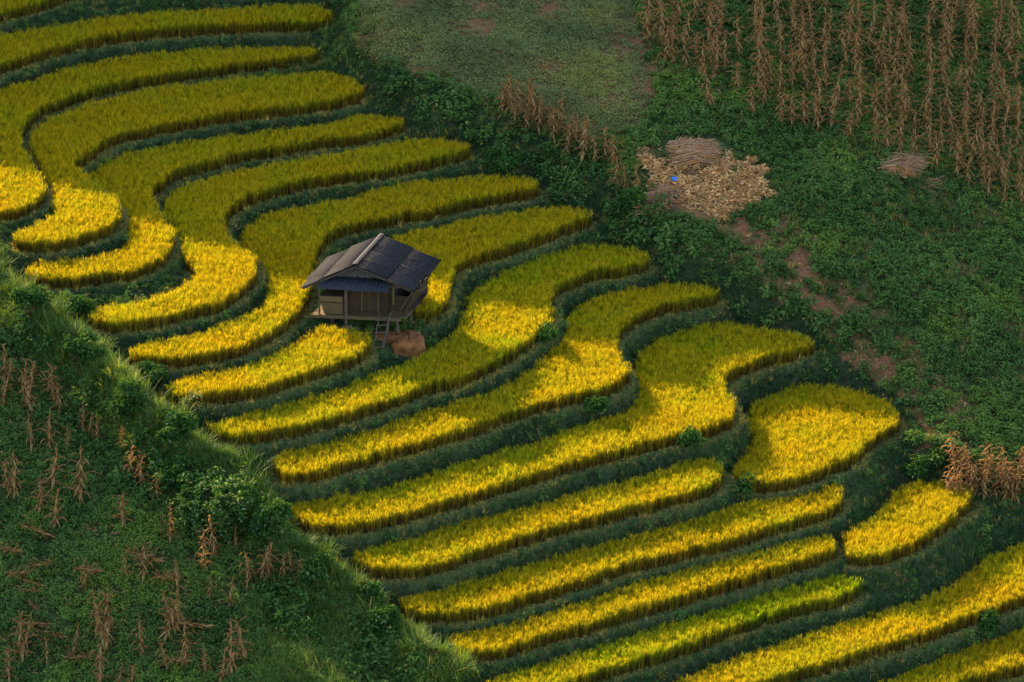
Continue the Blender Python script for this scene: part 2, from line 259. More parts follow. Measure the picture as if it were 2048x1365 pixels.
# ---------------------------------------------------------------- object helpers
def tag(o, label=None, cat=None, group=None, kind=None):
    if label: o['label'] = label
    if cat: o['category'] = cat
    if group: o['group'] = group
    if kind: o['kind'] = kind
    return o
def mk(name, V, F, mat=None, parent=None, smooth=False, attrs=None, link=True):
    me = bpy.data.meshes.new(name)
    V = np.asarray(V, dtype=np.float32).reshape(-1, 3)
    if isinstance(F, np.ndarray):
        k = F.shape[1]; me.vertices.add(len(V)); me.vertices.foreach_set('co', V.ravel())
        me.loops.add(F.size); me.loops.foreach_set('vertex_index', F.astype(np.int32).ravel())
        me.polygons.add(len(F)); me.polygons.foreach_set('loop_start', np.arange(0, F.size, k, dtype=np.int32)); me.update(calc_edges=True)
    else:
        me.from_pydata([tuple(v) for v in V], [], F); me.update()
    if smooth: me.polygons.foreach_set('use_smooth', np.ones(len(me.polygons), bool))
    for a, v in (attrs or {}).items():
        at_ = me.attributes.new(a, 'FLOAT', 'POINT'); at_.data.foreach_set('value', np.asarray(v, dtype=np.float32))
    if mat: me.materials.append(mat)
    o = bpy.data.objects.new(name, me)
    if link: COL.objects.link(o)
    if parent: o.parent = parent
    return o
def empty(name, loc, rz=0):
    o = bpy.data.objects.new(name, None); COL.objects.link(o); o.location = tuple(loc); o.rotation_euler = (0, 0, rz); o.empty_display_size = .2; return o
class MB:
    def __init__(s): s.V = []; s.F = []; s.T = []; s.K = []
    def add(s, V, F, t=None, k=0):
        b = len(s.V); s.V += [tuple(v) for v in V]; s.F += [[i+b for i in f] for f in F]
        s.T += list(t) if t is not None else [0]*len(V); s.K += [k]*len(V)
    def box8(s, P, **kw):              # bottom four corners, then top four, both anticlockwise
        s.add(P, [[3, 2, 1, 0], [4, 5, 6, 7], [0, 1, 5, 4], [1, 2, 6, 5], [2, 3, 7, 6], [3, 0, 4, 7]], **kw)
    def bar(s, a, b, w, h=None, sides=0):
        a = np.array(a, float); b = np.array(b, float); d = b-a; d /= np.linalg.norm(d)
        r = np.cross(d, (0, 0, 1.)); r = np.array([1., 0, 0]) if np.linalg.norm(r) < .05 else r/np.linalg.norm(r); u = np.cross(r, d); h = h or w
        if sides:
            an = np.arange(sides)*2*math.pi/sides; ring = np.cos(an)[:, None]*r*w/2+np.sin(an)[:, None]*u*h/2
            s.add(np.concatenate([a+ring, b+ring]), [[i, (i+1) % sides, sides+(i+1) % sides, sides+i] for i in range(sides)]+[list(range(sides))[::-1], list(range(sides, 2*sides))])
        else:
            c = [-r*w/2-u*h/2, r*w/2-u*h/2, r*w/2+u*h/2, -r*w/2+u*h/2]
            P = [a+c[0], a+c[1], a+c[2], a+c[3], b+c[0], b+c[1], b+c[2], b+c[3]]
            s.add(P, [[0, 1, 2, 3], [7, 6, 5, 4], [0, 4, 5, 1], [1, 5, 6, 2], [2, 6, 7, 3], [3, 7, 4, 0]])
    def tube(s, pts, rad, sides=5, k=0):
        pts = np.array(pts, float); n = len(pts); V = []
        for i in range(n):
            d = pts[min(i+1, n-1)]-pts[max(i-1, 0)]; d /= np.linalg.norm(d)+1e-9
            r = np.cross(d, (0, 1., 0)) if abs(d[1]) < .9 else np.cross(d, (1., 0, 0)); r /= np.linalg.norm(r); u = np.cross(r, d)
            an = np.arange(sides)*2*math.pi/sides; V += list(pts[i]+rad[i]*(np.cos(an)[:, None]*r+np.sin(an)[:, None]*u))
        F = [[i*sides+j, i*sides+(j+1) % sides, (i+1)*sides+(j+1) % sides, (i+1)*sides+j] for i in range(n-1) for j in range(sides)]
        s.add(V, F+[[(n-1)*sides+j for j in range(sides)]], np.repeat(np.linspace(0, 1, n), sides), k)
    def blade(s, p0, az, L, tilt, bend, wid, segs=3, k=0, twist=0., droop=None, fold=0, t0=0., t1=1.):
        """a leaf strip: starts at p0, leaves the vertical by tilt and bends by bend along its length"""
        p = np.array(p0, float); V = []; T = []
        dirh = np.array([math.cos(az), math.sin(az), 0]); side = np.array([-math.sin(az+twist), math.cos(az+twist), 0])
        for i in range(segs+1):
            f = i/segs; wv = wid*(1-f**1.6)*(.55+.45*min(1, f*3)) if i < segs else wid*.06
            V += [p-side*wv/2, p+side*wv/2]; T += [t0+(t1-t0)*f]*2
            a = tilt+bend*f; p = p+(dirh*math.sin(a)+np.array([0, 0, math.cos(a)]))*L/segs
        s.add(V, [[2*i, 2*i+1, 2*i+3, 2*i+2] for i in range(segs)], T, k); return p
    def leaf(s, p, az, el, L, wd, k=0, t=1.):
        """a broad leaf: diamond folded along its midrib"""
        d = np.array([math.cos(az)*math.cos(el), math.sin(az)*math.cos(el), math.sin(el)]); sd = np.array([-math.sin(az), math.cos(az), 0]); up = np.cross(d, sd)
        p = np.array(p, float); m = p+d*L*.45
        s.add([p, m+sd*wd/2+up*wd*.12, p+d*L-np.array([0, 0, L*.2]), m-sd*wd/2+up*wd*.12], [[0, 1, 2], [0, 2, 3]], [t]*4, k)
    def obj(s, name, mat, parent=None, smooth=False, link=True):
        return mk(name, s.V, s.F, mat, parent, smooth, dict(t=s.T, k=s.K), link)
_trees = {}
def scatter(name, tpl, P, rot, scl, idx, tint, parent=None):
    """one object that carries a plant at every point (geometry-node instances of the plant meshes)"""
    me = bpy.data.meshes.new(name); n_ = len(P); me.vertices.add(n_); me.vertices.foreach_set('co', np.asarray(P, np.float32).ravel())
    for a, ty, v in (('rot', 'FLOAT_VECTOR', rot), ('scl', 'FLOAT_VECTOR', scl), ('idx', 'INT', idx), ('tint', 'FLOAT', tint)):
        q = me.attributes.new(a, ty, 'POINT'); q.data.foreach_set('vector' if ty == 'FLOAT_VECTOR' else 'value', np.asarray(v, np.int32 if ty == 'INT' else np.float32).ravel())
    for m in tpl[0].data.materials: me.materials.append(m)
    o = bpy.data.objects.new(name, me); COL.objects.link(o)
    if parent: o.parent = parent
    key = tuple(t.name for t in tpl)
    if key not in _trees:
        g = bpy.data.node_groups.new('plants_'+tpl[0].name, 'GeometryNodeTree'); L = g.links.new
        g.interface.new_socket('Geometry', in_out='INPUT', socket_type='NodeSocketGeometry'); g.interface.new_socket('Geometry', in_out='OUTPUT', socket_type='NodeSocketGeometry')
        gi = g.nodes.new('NodeGroupInput'); go = g.nodes.new('NodeGroupOutput'); ip = g.nodes.new('GeometryNodeInstanceOnPoints'); gti = g.nodes.new('GeometryNodeGeometryToInstance')
        for t in reversed(tpl):
            oi = g.nodes.new('GeometryNodeObjectInfo'); oi.inputs[0].default_value = t; oi.inputs[1].default_value = False; L(oi.outputs['Geometry'], gti.inputs[0])
        def na(nm, ty):
            a = g.nodes.new('GeometryNodeInputNamedAttribute'); a.data_type = ty; a.inputs[0].default_value = nm; return a.outputs[0]
        er = g.nodes.new('FunctionNodeEulerToRotation'); L(na('rot', 'FLOAT_VECTOR'), er.inputs[0])
        L(gi.outputs[0], ip.inputs['Points']); L(gti.outputs[0], ip.inputs['Instance']); ip.inputs['Pick Instance'].default_value = True
        L(na('idx', 'INT'), ip.inputs['Instance Index']); L(er.outputs[0], ip.inputs['Rotation']); L(na('scl', 'FLOAT_VECTOR'), ip.inputs['Scale']); L(ip.outputs[0], go.inputs[0])
        _trees[key] = g
    md = o.modifiers.new('plants', 'NODES'); md.node_group = _trees[key]; return o
def rnd_scatter(name, tpl, P, smin, smax, tilt=.12, tint=None, parent=None, zs=None, wind=False):
    n_ = len(P); s = R.uniform(smin, smax, n_); sz = s*(R.uniform(*zs, n_) if zs else 1)
    rot = np.stack([R.normal(0, tilt, n_), R.normal(0, tilt, n_), R.uniform(0, 6.283, n_)], 1)
    if wind: rot[:, 0] += (vnoise(P[:, 0], P[:, 1], 1.4, 81)-.5)*.3; rot[:, 1] += (vnoise(P[:, 0], P[:, 1], 1.4, 82)-.5)*.3; s = s*(.93+.14*vnoise(P[:, 0], P[:, 1], .9, 83)); sz = sz*(.92+.16*vnoise(P[:, 0], P[:, 1], 1.1, 84))
    return scatter(name, tpl, P, rot, np.stack([s, s, sz], 1), R.integers(0, len(tpl), n_), tint if tint is not None else R.random(n_), parent)
U_ = random.uniform
# ---------------------------------------------------------------- plant meshes (unlinked sources of the scatters)
def t_rice(n):
    out = []
    for v in range(n):
        b = MB()
        for i in range(16):            # brown stems, coloured darker to stand for shade low in the rice
            a = U_(0, 6.283); r = U_(0, .09); b.blade((r*math.cos(a), r*math.sin(a), 0), a, U_(.36, .47), U_(0, .08), U_(0, .1), U_(.018, .028), 2, 0, U_(-1.5, 1.5), t1=.35)
        for i in range(34):
            a = U_(0, 6.283); r = U_(0, .10); p = (r*math.cos(a), r*math.sin(a), 0)
            b.blade(p, a+U_(-1.5, 1.5), U_(.42, .70), U_(.0, .12), U_(.0, .45), U_(.010, .017), 3, random.random()**2*.55, U_(-1.5, 1.5))
        for i in range(9):
            a = U_(0, 6.283); h = U_(.45, .58); r = U_(.02, .10); q = np.array([math.cos(a)*r, math.sin(a)*r, h])
            b.blade(q, a+U_(-1, 1), U_(.11, .18), U_(.0, .5), U_(.6, 1.9), U_(.016, .024), 2, U_(.6, 1), U_(-1.5, 1.5), t0=.8)
        out.append(b.obj('rice_hill', M_RICE, link=False))
    return out
def t_weed(n, mat, leaves, h, size, name, k=0.08):
    out = []
    for v in range(n):
        b = MB()
        for i in range(leaves):
            a = U_(0, 6.283); r = U_(0, .16); z = U_(.15, 1)*h; L = U_(.7, 1.3)*size
            b.leaf((r*math.cos(a), r*math.sin(a), z), a+U_(-.8, .8), U_(-.5, .6), L, L*U_(.5, .75), 1 if random.random() < k else 0, z/h)
        for i in range(4):
            a = U_(0, 6.283); b.blade((0, 0, 0), a, h*1.05, U_(.05, .4), U_(0, .4), .018, 2)
        out.append(b.obj(name, mat, link=False))
    return out
def t_grass(n, mat, blades, L0, L1, spread, wid, bend, name, k=.1):
    out = []
    for v in range(n):
        b = MB()
        for i in range(blades):
            a = U_(0, 6.283); r = U_(0, spread)
            b.blade((r*math.cos(a), r*math.sin(a), 0), a+U_(-.9, .9), U_(L0, L1), U_(.05, .35), U_(*bend), wid*U_(.7, 1.3), 3, 1 if random.random() < k else 0, U_(-.6, .6))
        out.append(b.obj(name, mat, link=False))
    return out
RICE = t_rice(6)
WEED = t_weed(6, M_WEED, 40, .28, .105, 'weed_plant', .12)
BANKW = t_weed(5, M_BANK, 24, .20, .095, 'bank_weed', .1)
CROP = t_weed(5, M_CROP, 18, .12, .085, 'crop_seedling', .15)
BANKG = t_grass(5, M_BANK, 22, .15, .32, .11, .016, (.3, 1.3), 'bank_tuft', .15)
LIPG = t_grass(4, M_LIP, 20, .09, .20, .10, .014, (.3, 1.3), 'short_tuft', .35)
CRESTG = t_grass(5, M_GRASS, 26, .35, .75, .14, .020, (.5, 1.6), 'long_tuft', .08)
HUSK = []
for v in range(5):
    b = MB()
    for i in range(7): b.leaf((U_(-.1, .1), U_(-.1, .1), U_(.0, .06)), U_(0, 6.28), U_(-.25, .45), U_(.16, .28), U_(.05, .09), random.random() < .3, U_(0, 1))
    HUSK.append(b.obj('husk', M_HUSK, link=False))
# ---------------------------------------------------------------- the hillside
PX, PY = to_px(np.stack([GX, GY, Z], 2)); fx, fy = PX.ravel(), PY.ravel()
def band(pts, wdt):                    # how near a ground point is to a traced line, 1 on it and 0 beyond its width
    Pp = np.array(PL(pts)); d = np.full(len(fx), 1e9); q = np.stack([fx, fy], 1)
    for a, b in zip(Pp[:-1], Pp[1:]):
        e = b-a; t_ = np.clip(((q-a)@e)/(e@e), 0, 1); d = np.minimum(d, np.linalg.norm(q-a-t_[:, None]*e, axis=1))
    return np.clip(1-d/wdt, 0, 1)
PATH = "1395,380 1450,440 1545,490 1600,540 1640,610 1690,650 1740,690 1800,745 1850,820 1900,880"
FIELD = "735,-80 715,20 705,95 760,128 850,150 930,185 1010,225 1090,262 1180,285 1290,250 1310,180 1280,60 1280,-80"
LEFT = "-120,540 0,575 100,660 200,750 300,850 390,910 470,940 530,960 600,1090 700,1180 800,1270 900,1350 960,1430 -120,1430"
RIGHTF = "690,-80 690,40 720,110 850,160 1000,235 1200,330 1300,440 1500,570 1620,640 1700,730 1800,800 1870,890 1950,950 2040,1010 2200,1020 2200,-80"
in_field = inpoly_px(fx, fy, FIELD) < 0; in_left = inpoly_px(fx, fy, LEFT) < 0; in_right = (inpoly_px(fx, fy, RIGHTF) < 0) & ~in_field
soil = np.full(NX*NY, -.15)
pth = np.maximum(band(PATH, 80), .8*band("1610,590 1700,660 1780,720", 85)); al = (GX*.75-GY*.66).ravel(); ac = (GX*.66+GY*.75).ravel(); patchy = np.clip((vnoise(al/2.2, ac, .45, 24)*.5+vnoise(GX, GY, .3, 25).ravel()*.3+vnoise(GX, GY, .15, 26).ravel()*.25-.41)*7, 0, 1); pth = pth*patchy; soil += 1.15*np.minimum(pth*2.2, 1)
soil += .95*band("1265,-60 1290,60 1302,160 1310,210", 22)
soil += 1.1*band("800,1250 860,1300 920,1345 960,1375", 20)+.8*band("270,790 330,810", 20)+.7*band("1060,250 1290,300", 35)
soil = np.where(in_field, soil+.62+(vnoise(GX, GY, 1.6, 21).ravel()-.5)*.7, soil)
soil = np.where(RIS.ravel() & ~in_right & ~in_left, soil+.12+(vnoise(GX, GY, 1.1, 22).ravel()-.5)*.7, soil)
soil = np.where(in_left, soil-.1+(vnoise(GX, GY, 1.1, 23).ravel()-.5)*.5, soil)
cover = np.clip(-.25+1.5*vnoise(GX, GY, 1.3, 52).ravel()+.9*vnoise(GX, GY, .5, 57).ravel(), .06, 1.35)
soil = np.where(in_right, soil+.55*np.clip(.75-cover, 0, 1), soil)
F = np.stack([np.arange(NX*NY).reshape(NY, NX)[a:b, c:d].ravel() for a, b, c, d in ((0, -1, 0, -1), (0, -1, 1, None), (1, None, 1, None), (1, None, 0, -1))], 1)
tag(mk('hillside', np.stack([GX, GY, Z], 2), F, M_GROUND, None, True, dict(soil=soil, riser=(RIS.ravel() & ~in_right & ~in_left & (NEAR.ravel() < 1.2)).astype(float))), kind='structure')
# coarse slope that carries on all round
ox = np.concatenate([np.arange(-160, G0x, 7), [G0x+.3], np.linspace(-24, 24, 13), [gx[-1]-.3], np.arange(31, 160, 7)]); oy = np.concatenate([np.arange(-110, G0y, 7), [G0y+.3], np.linspace(-27, 24, 13), [gy[-1]-.3], np.arange(31, 170, 7)])
OX, OY = np.meshgrid(ox, oy); ix = np.clip(OX, gx[0], gx[-1]); iy = np.clip(OY, gy[0], gy[-1])
OZ = Hz(ix, iy)+(OY-iy)*.30-(OX-ix)*.06
inn = (OX > G0x) & (OX < gx[-1]) & (OY > G0y) & (OY < gy[-1]); OZ = OZ-np.where(inn, 4, 0)+np.where(~inn, (vnoise(OX, OY, 12, 31)-.5)*1.5-.3, 0)
F = np.stack([np.arange(OX.size).reshape(OX.shape)[a:b, c:d].ravel() for a, b, c, d in ((0, -1, 0, -1), (0, -1, 1, None), (1, None, 1, None), (1, None, 0, -1))], 1)
cen = inn.ravel()[F].all(1); F = F[~cen]
tag(mk('far_slope', np.stack([OX, OY, OZ], 2), F, M_HILL, None, True), kind='structure')
# unseen ridge up-sun of the paddies, added to cast the large shadow over the slope
def Pz(x, y, z): return at(x, y, z)
SKY = PL("-17.4,-8 -14.9,-5.2 -12.3,-2.6 -11,-2.2 -10.6,-1.4 -9.5,-1.1 -8.5,-.35 -7.7,.4 -6.5,.94 -5,.8 -3,.7 -1.5,1.1 -.7,.85 1.1,1.7 2.1,2.15 3.2,2.65 4,2.85 5.5,2.1 6.4,2.1 7.5,2.0 8.2,2.3 9.2,2.9 10,3.3 10.5,3.5 12,4.2 14,5 18,6")   # skyline as the sun sees it, shaped to set the shadow edge
def ridge(name, C, foot, label=None):
    V = []; F_ = []
    for i, c in enumerate(C):
        for off, dz in ((-14, None), (-7, -9), (0, 0), (8, -10), (16, None)):
            x = c[0]-SUN[0]*off*1.1; y = c[1]-SUN[1]*off*1.1; z = foot if dz is None else c[2]+dz
            V.append((x, y, z))
    for i in range(len(C)-1):
        for j in range(4): F_.append([i*5+j, i*5+j+1, i*5+6+j, i*5+5+j])
    return tag(mk(name, V, F_, M_HILL), kind='structure')
sun_u = np.array([math.cos(SUN_AZ), -math.sin(SUN_AZ), 0]); sun_h = np.array([math.sin(SUN_AZ), math.cos(SUN_AZ), 0])
RD = 62.0
C = [sun_u*u+sun_h*RD+np.array([0, 0, (v+RD*math.sin(SUN_EL))/math.cos(SUN_EL)]) for u, v in SKY]
C += [C[-1]+sun_u*k+np.array([0, 0, z]) for k, z in ((6, 3), (18, 6), (40, 9), (80, 12))]      # carried on to the right to keep the upper cornfield shaded
ridge('shade_caster_ridge', C, -4)

kn = [(-19.2, 4), (-19.7, 12), (-20.0, 14), (-20.1, 15.3), (-21.5, 16.2), (-21.9, 17.2), (-21.3, 18.2), (-21.6, 20), (-23, 22.5), (-32, 27), (-45, 28), (-62, 29)]
ridge('shade_caster_spur', [sun_u*u+sun_h*30+np.array([0, 0, z]) for u, z in kn], -4)  # unseen spur added left of view, outline notched to shade the lower left field
# ---------------------------------------------------------------- rice paddies
WHERE = dict(T1='sliver of rice paddy in the extreme top left corner', T2='uppermost long rice paddy below the dark bank along the top edge',
 T3='rice paddy curving from the grassy mound down to the sunlit nose at the left edge', T4='wide rice paddy wrapping the second sunlit nose from the left edge',
 T5='narrow curving rice paddy whose sunlit tip ends just above the grassy bank at left', T6='S-shaped rice paddy with the broad bright nose left of the hut roof',
 T7='curving rice paddy immediately behind and left of the hut', T8='rice paddy behind the hut with a bright strip beside its right wall',
 T8L='small bright rice paddy at the foot of the hut and its ladder', T9='rice paddy passing below the hut and bending up past its right side',
 T10='rice paddy one step below the hut shadow with a bright square bend at centre', T11='longest rice paddy, with a wide shaded right end above the fan-shaped one',
 T12='straight narrow rice paddy ending beside the rounded paddy at right', T12R='rounded rice paddy shaped like a fan at the right of the terraces',
 T13='straight rice paddy just below the rounded fan-shaped paddy', T14='straight rice paddy meeting the short slanting paddy at its right end', T14R='short slanting rice paddy near the small corn patch at the right edge',
 T15='duller green rice paddy that runs off the bottom edge beside the red path', T16='broad bright rice paddy sweeping across the lower right corner', T17='lowest rice paddy, cut off by the bottom right corner')
tz = TERR.ravel()
for ti, k in enumerate(names):
    cells = np.where(tz == ti)[0]; keep = np.zeros(NX*NY, bool); keep[cells] = True; kk = keep.reshape(NY, NX)
    q = np.where((kk[:-1, :-1] & kk[:-1, 1:] & kk[1:, 1:] & kk[1:, :-1]).ravel())[0]; j, i = q//(NX-1), q % (NX-1); a0 = j*NX+i
    Fq = np.stack([a0, a0+1, a0+NX+1, a0+NX], 1); u, inv = np.unique(Fq, return_inverse=True)
    V = np.stack([GP[u, 0], GP[u, 1], np.full(len(u), LEVEL[k]+.012)], 1)
    bed = tag(mk('rice_paddy', V, inv.reshape(Fq.shape), M_MUD), WHERE[k], 'rice paddy', 'terraced rice paddies')
    p = POLY[k]; lo, hi = p.min(0)-.2, p.max(0)+.2; sp = .128
    X, Y = np.meshgrid(np.arange(lo[0], hi[0], sp), np.arange(lo[1], hi[1], sp)); P = np.stack([X.ravel(), Y.ravel()], 1)+R.uniform(-.06, .06, (X.size, 2))
    gi = np.clip(((P[:, 0]-G0x)/GS+.5).astype(int), 0, NX-1); gj = np.clip(((P[:, 1]-G0y)/GS+.5).astype(int), 0, NY-1)
    P = P[TERR[gj, gi] == ti]; zz = np.full(len(P), LEVEL[k])
    ppx, ppy = to_px(np.stack([P[:, 0], P[:, 1], zz], 1)); m = (ppx > -70) & (ppx < 2118) & (ppy < 1440) & (ppy > -60); P = P[m]; zz = zz[m]
    tint = np.clip(.40*vnoise(P[:, 0], P[:, 1], 1.9, 40+ti)+.28*vnoise(P[:, 0], P[:, 1], .5, 70+ti)+.03+.28*R.random(len(P))+dict(T15=-.3, T11=-.05, T9=-.12).get(k, 0), 0, 1)
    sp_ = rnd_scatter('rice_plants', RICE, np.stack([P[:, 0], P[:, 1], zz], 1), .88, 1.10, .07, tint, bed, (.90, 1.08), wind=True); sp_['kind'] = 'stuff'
# ---------------------------------------------------------------- ground cover
vis = (fx > -60) & (fx < 2108) & (fy > -90) & (fy < 1430)
gyz, gxz = np.gradient(Z, GS); SLOPE = np.sqrt(1+gyz**2+gxz**2).ravel()
def sample(mask, dens):                # random points on the terrain cells of a mask, dens per square metre (array or number)
    c = np.where(mask)[0]; p = (dens[c] if isinstance(dens, np.ndarray) else dens)*GS*GS*np.minimum(SLOPE[c], 3.5); c = np.repeat(c, R.poisson(p))
    P = GP[c]+R.uniform(-GS/2, GS/2, (len(c), 2)); return np.stack([P[:, 0], P[:, 1], Hz(P[:, 0], P[:, 1])-.015], 1)
riser = vis & (TERR.ravel() < 0) & ~in_right & ~in_left & ~in_field
nearp = NEAR.ravel(); lip = riser & FIX.ravel() & (nearp < .45)
hut_yard = inpoly_px(fx, fy, "640,640 690,650 742,668 760,700 800,720 850,700 860,660 840,640 760,625") < 0
crest_d = band("-60,520 0,570 100,650 200,740 300,840 400,900 500,965 600,1095 700,1175 800,1262 900,1345 960,1400", 75)
def tint_of(P, s, seed, a=.75): return np.clip(a*vnoise(P[:, 0], P[:, 1], s, seed)+(1-a)*R.random(len(P)), 0, 1)
face = riser & ~lip & ~hut_yard
d_ = np.clip(.35+1.3*vnoise(GX, GY, .7, 51).ravel(), .3, 1.4)
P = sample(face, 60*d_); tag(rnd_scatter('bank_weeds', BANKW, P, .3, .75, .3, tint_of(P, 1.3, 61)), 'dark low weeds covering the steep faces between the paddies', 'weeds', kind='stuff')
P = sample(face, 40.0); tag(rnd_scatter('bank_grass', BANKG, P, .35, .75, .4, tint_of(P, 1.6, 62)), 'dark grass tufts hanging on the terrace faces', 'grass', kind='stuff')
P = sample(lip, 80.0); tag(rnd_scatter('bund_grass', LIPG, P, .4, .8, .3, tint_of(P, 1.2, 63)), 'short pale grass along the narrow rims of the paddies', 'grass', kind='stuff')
hm = vis & (22*(vnoise(GX, GY, .45, 91).ravel()-.5)*2+inpoly_px(fx, fy, "1286,322 1335,338 1400,350 1440,322 1490,318 1528,345 1536,392 1500,412 1450,432 1380,425 1350,395 1300,360") < 0)
hm2 = vis & (inpoly_px(fx, fy, "1280,310 1330,275 1440,275 1500,310 1545,345 1545,400 1450,440 1370,440 1270,410") < 0)
dens = np.clip(1.1-2.0*pth, .12, 1)*cover*np.where(hm2, .02, 1)
P = sample(vis & in_right, 26*dens); tag(rnd_scatter('hillside_weeds', WEED, P, .45, 1.35, .2, tint_of(P, 2.2, 64)), 'leafy green ground cover over the shaded right hillside', 'weeds', kind='stuff')
P = sample(vis & in_field, np.clip(110*(vnoise(GX, GY, 1.5, 53).ravel()*1.3+vnoise(GX, GY, .5, 54).ravel()*.7-.45), 14, 110)); tag(rnd_scatter('low_crop', CROP, P, .7, 1.3, .2, tint_of(P, 2.0, 65)), 'fresh green low crop sprouting on brown soil at top centre', 'crop', kind='stuff')
dl = np.clip(.5+1.0*vnoise(GX, GY, .8, 55).ravel(), .4, 1.3)
P = sample(vis & in_left & (crest_d < .75), 32*dl); tag(rnd_scatter('foreground_weeds', WEED, P, .55, 1.15, .2, tint_of(P, 1.5, 66)), 'low green weeds between the corn of the lower left field', 'weeds', kind='stuff')
mound = inpoly_px(fx, fy, "470,1210 560,1150 680,1165 760,1230 900,1350 960,1430 500,1430 490,1300") < 0
cg = vis & (in_left | (nearp > .8)) & ((crest_d > .15) | mound)
P = sample(cg, 22*np.clip(.3+1.2*vnoise(GX, GY, .9, 56).ravel(), .2, 1.3)); tag(rnd_scatter('crest_grass', CRESTG, P, .5, 1.15, .25, tint_of(P, 1.3, 67)), 'long bright grass along the ridge between cornfield and paddies', 'grass', kind='stuff')
P = sample(cg, 7.0); tag(rnd_scatter('crest_weeds', WEED, P, .7, 1.2, .25, tint_of(P, 1.1, 68)), 'leafy weeds tangled in the grass of the foreground ridge', 'weeds', kind='stuff')
edge_b = vis & (band("640,130 700,50 690,10 700,-60", 60) > 0)
P = sample(edge_b, 12.0); tag(rnd_scatter('mound_grass', CRESTG, P, .4, .8, .35), 'pale trailing grass on the mound beside the topmost paddies', 'grass', kind='stuff')

P = sample(vis & in_right, 16*np.clip(1.25-cover, .3, 1)*np.where(hm2, .1, 1)); tag(rnd_scatter('hillside_grass', LIPG, P, .9, 1.9, .3, tint_of(P, 1.7, 69)), 'thin olive grass on the barer patches of the right hillside', 'grass', kind='stuff')
bankr = vis & (band("780,190 900,240 1010,290 1130,340 1230,420 1340,500 1450,570 1600,650 1700,740 1800,800 1880,920", 75) > 0) & (nearp > .6)
P = sample(bankr, 6*np.clip(-.5+2.2*vnoise(GX, GY, 1.2, 58).ravel(), 0, 1)); tag(rnd_scatter('bank_shrubs', WEED, P, 1.2, 2.0, .25, tint_of(P, 1.2, 70)*.5), 'dark leafy growth on the bank right of the paddies', 'shrubs', kind='stuff')

tall = vis & (crest_d > .5) & (nearp > .7)
P = sample(tall, 3.2*np.clip(-.6+2.4*vnoise(GX, GY, 1.0, 59).ravel(), 0, 1)); tag(rnd_scatter('crest_tall_grass', CRESTG, P, 1.1, 1.7, .3, .4+.6*R.random(len(P))), 'tallest sunlit grass standing up on the crest of the foreground ridge', 'grass', kind='stuff')

P = sample(vis & in_right & (pth > .15), 7.0); P[:, 2] += .02; tag(rnd_scatter('path_litter', HUSK, P, .35, .8, .3), 'dry leaf litter lying on the bare reddish soil of the right slope', 'litter', kind='stuff')
P = sample(vis & in_left, 2.5); P[:, 2] += .05; tag(rnd_scatter('field_litter', HUSK, P, .35, .9, .4, .3*R.random(len(P))), 'scraps of dry corn leaf among weeds of the lower left field', 'litter', kind='stuff')

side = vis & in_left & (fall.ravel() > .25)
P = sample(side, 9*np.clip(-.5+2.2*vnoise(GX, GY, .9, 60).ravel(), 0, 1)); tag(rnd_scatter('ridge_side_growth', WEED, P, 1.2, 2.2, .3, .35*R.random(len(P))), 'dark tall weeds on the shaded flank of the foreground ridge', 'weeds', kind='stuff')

P = sample(face, 9*np.clip(-.75+2.3*vnoise(GX, GY, .8, 92).ravel(), 0, 1)); tag(rnd_scatter('bank_plants', WEED, P, .5, 1.05, .45, tint_of(P, .8, 93)*.8), 'scattered leafy plants rooted in the terrace faces', 'weeds', kind='stuff')
P = sample(face | lip, 5*np.clip(-.6+2.2*vnoise(GX, GY, .6, 94).ravel(), 0, 1)); tag(rnd_scatter('bank_dry_grass', LIPG, P, .9, 1.7, .5, .4+.6*R.random(len(P))), 'straw-coloured grass wisps on the terrace faces', 'grass', kind='stuff')

# ---------------------------------------------------------------- the stilt hut
HO = np.array([-6.18, -3.81]); HF = np.array([.992, -.13]); HD = np.array([.27, .963]); FLOOR = 2.60
def hp(a, b, z): q = HO+a*HF+b*HD; return np.array([q[0], q[1], z-.25])
hut = empty('stilt_hut', hp(0, 1.8, 1.85)); HL = np.array(hut.location)
tag(hut, 'wooden stilt hut with grey corrugated gable roof standing among the rice terraces', 'hut')
def hb(name, mat, P8, parent=None):
    b = MB(); b.box8([np.array(p)-HL for p in P8]); return b.obj(name, mat, parent or hut)
def hbox(name, mat, a0, a1, b0, b1, z0, z1, parent=None):
    return hb(name, mat, [hp(a0, b0, z0), hp(a1, b0, z0), hp(a1, b1, z0), hp(a0, b1, z0), hp(a0, b0, z1), hp(a1, b0, z1), hp(a1, b1, z1), hp(a0, b1, z1)], parent)
def hbar(name, mat, a, b, w, h=None, sides=0, parent=None):
    m = MB(); m.bar(np.array(a)-HL, np.array(b)-HL, w, h, sides); return m.obj(name, mat, parent or hut)
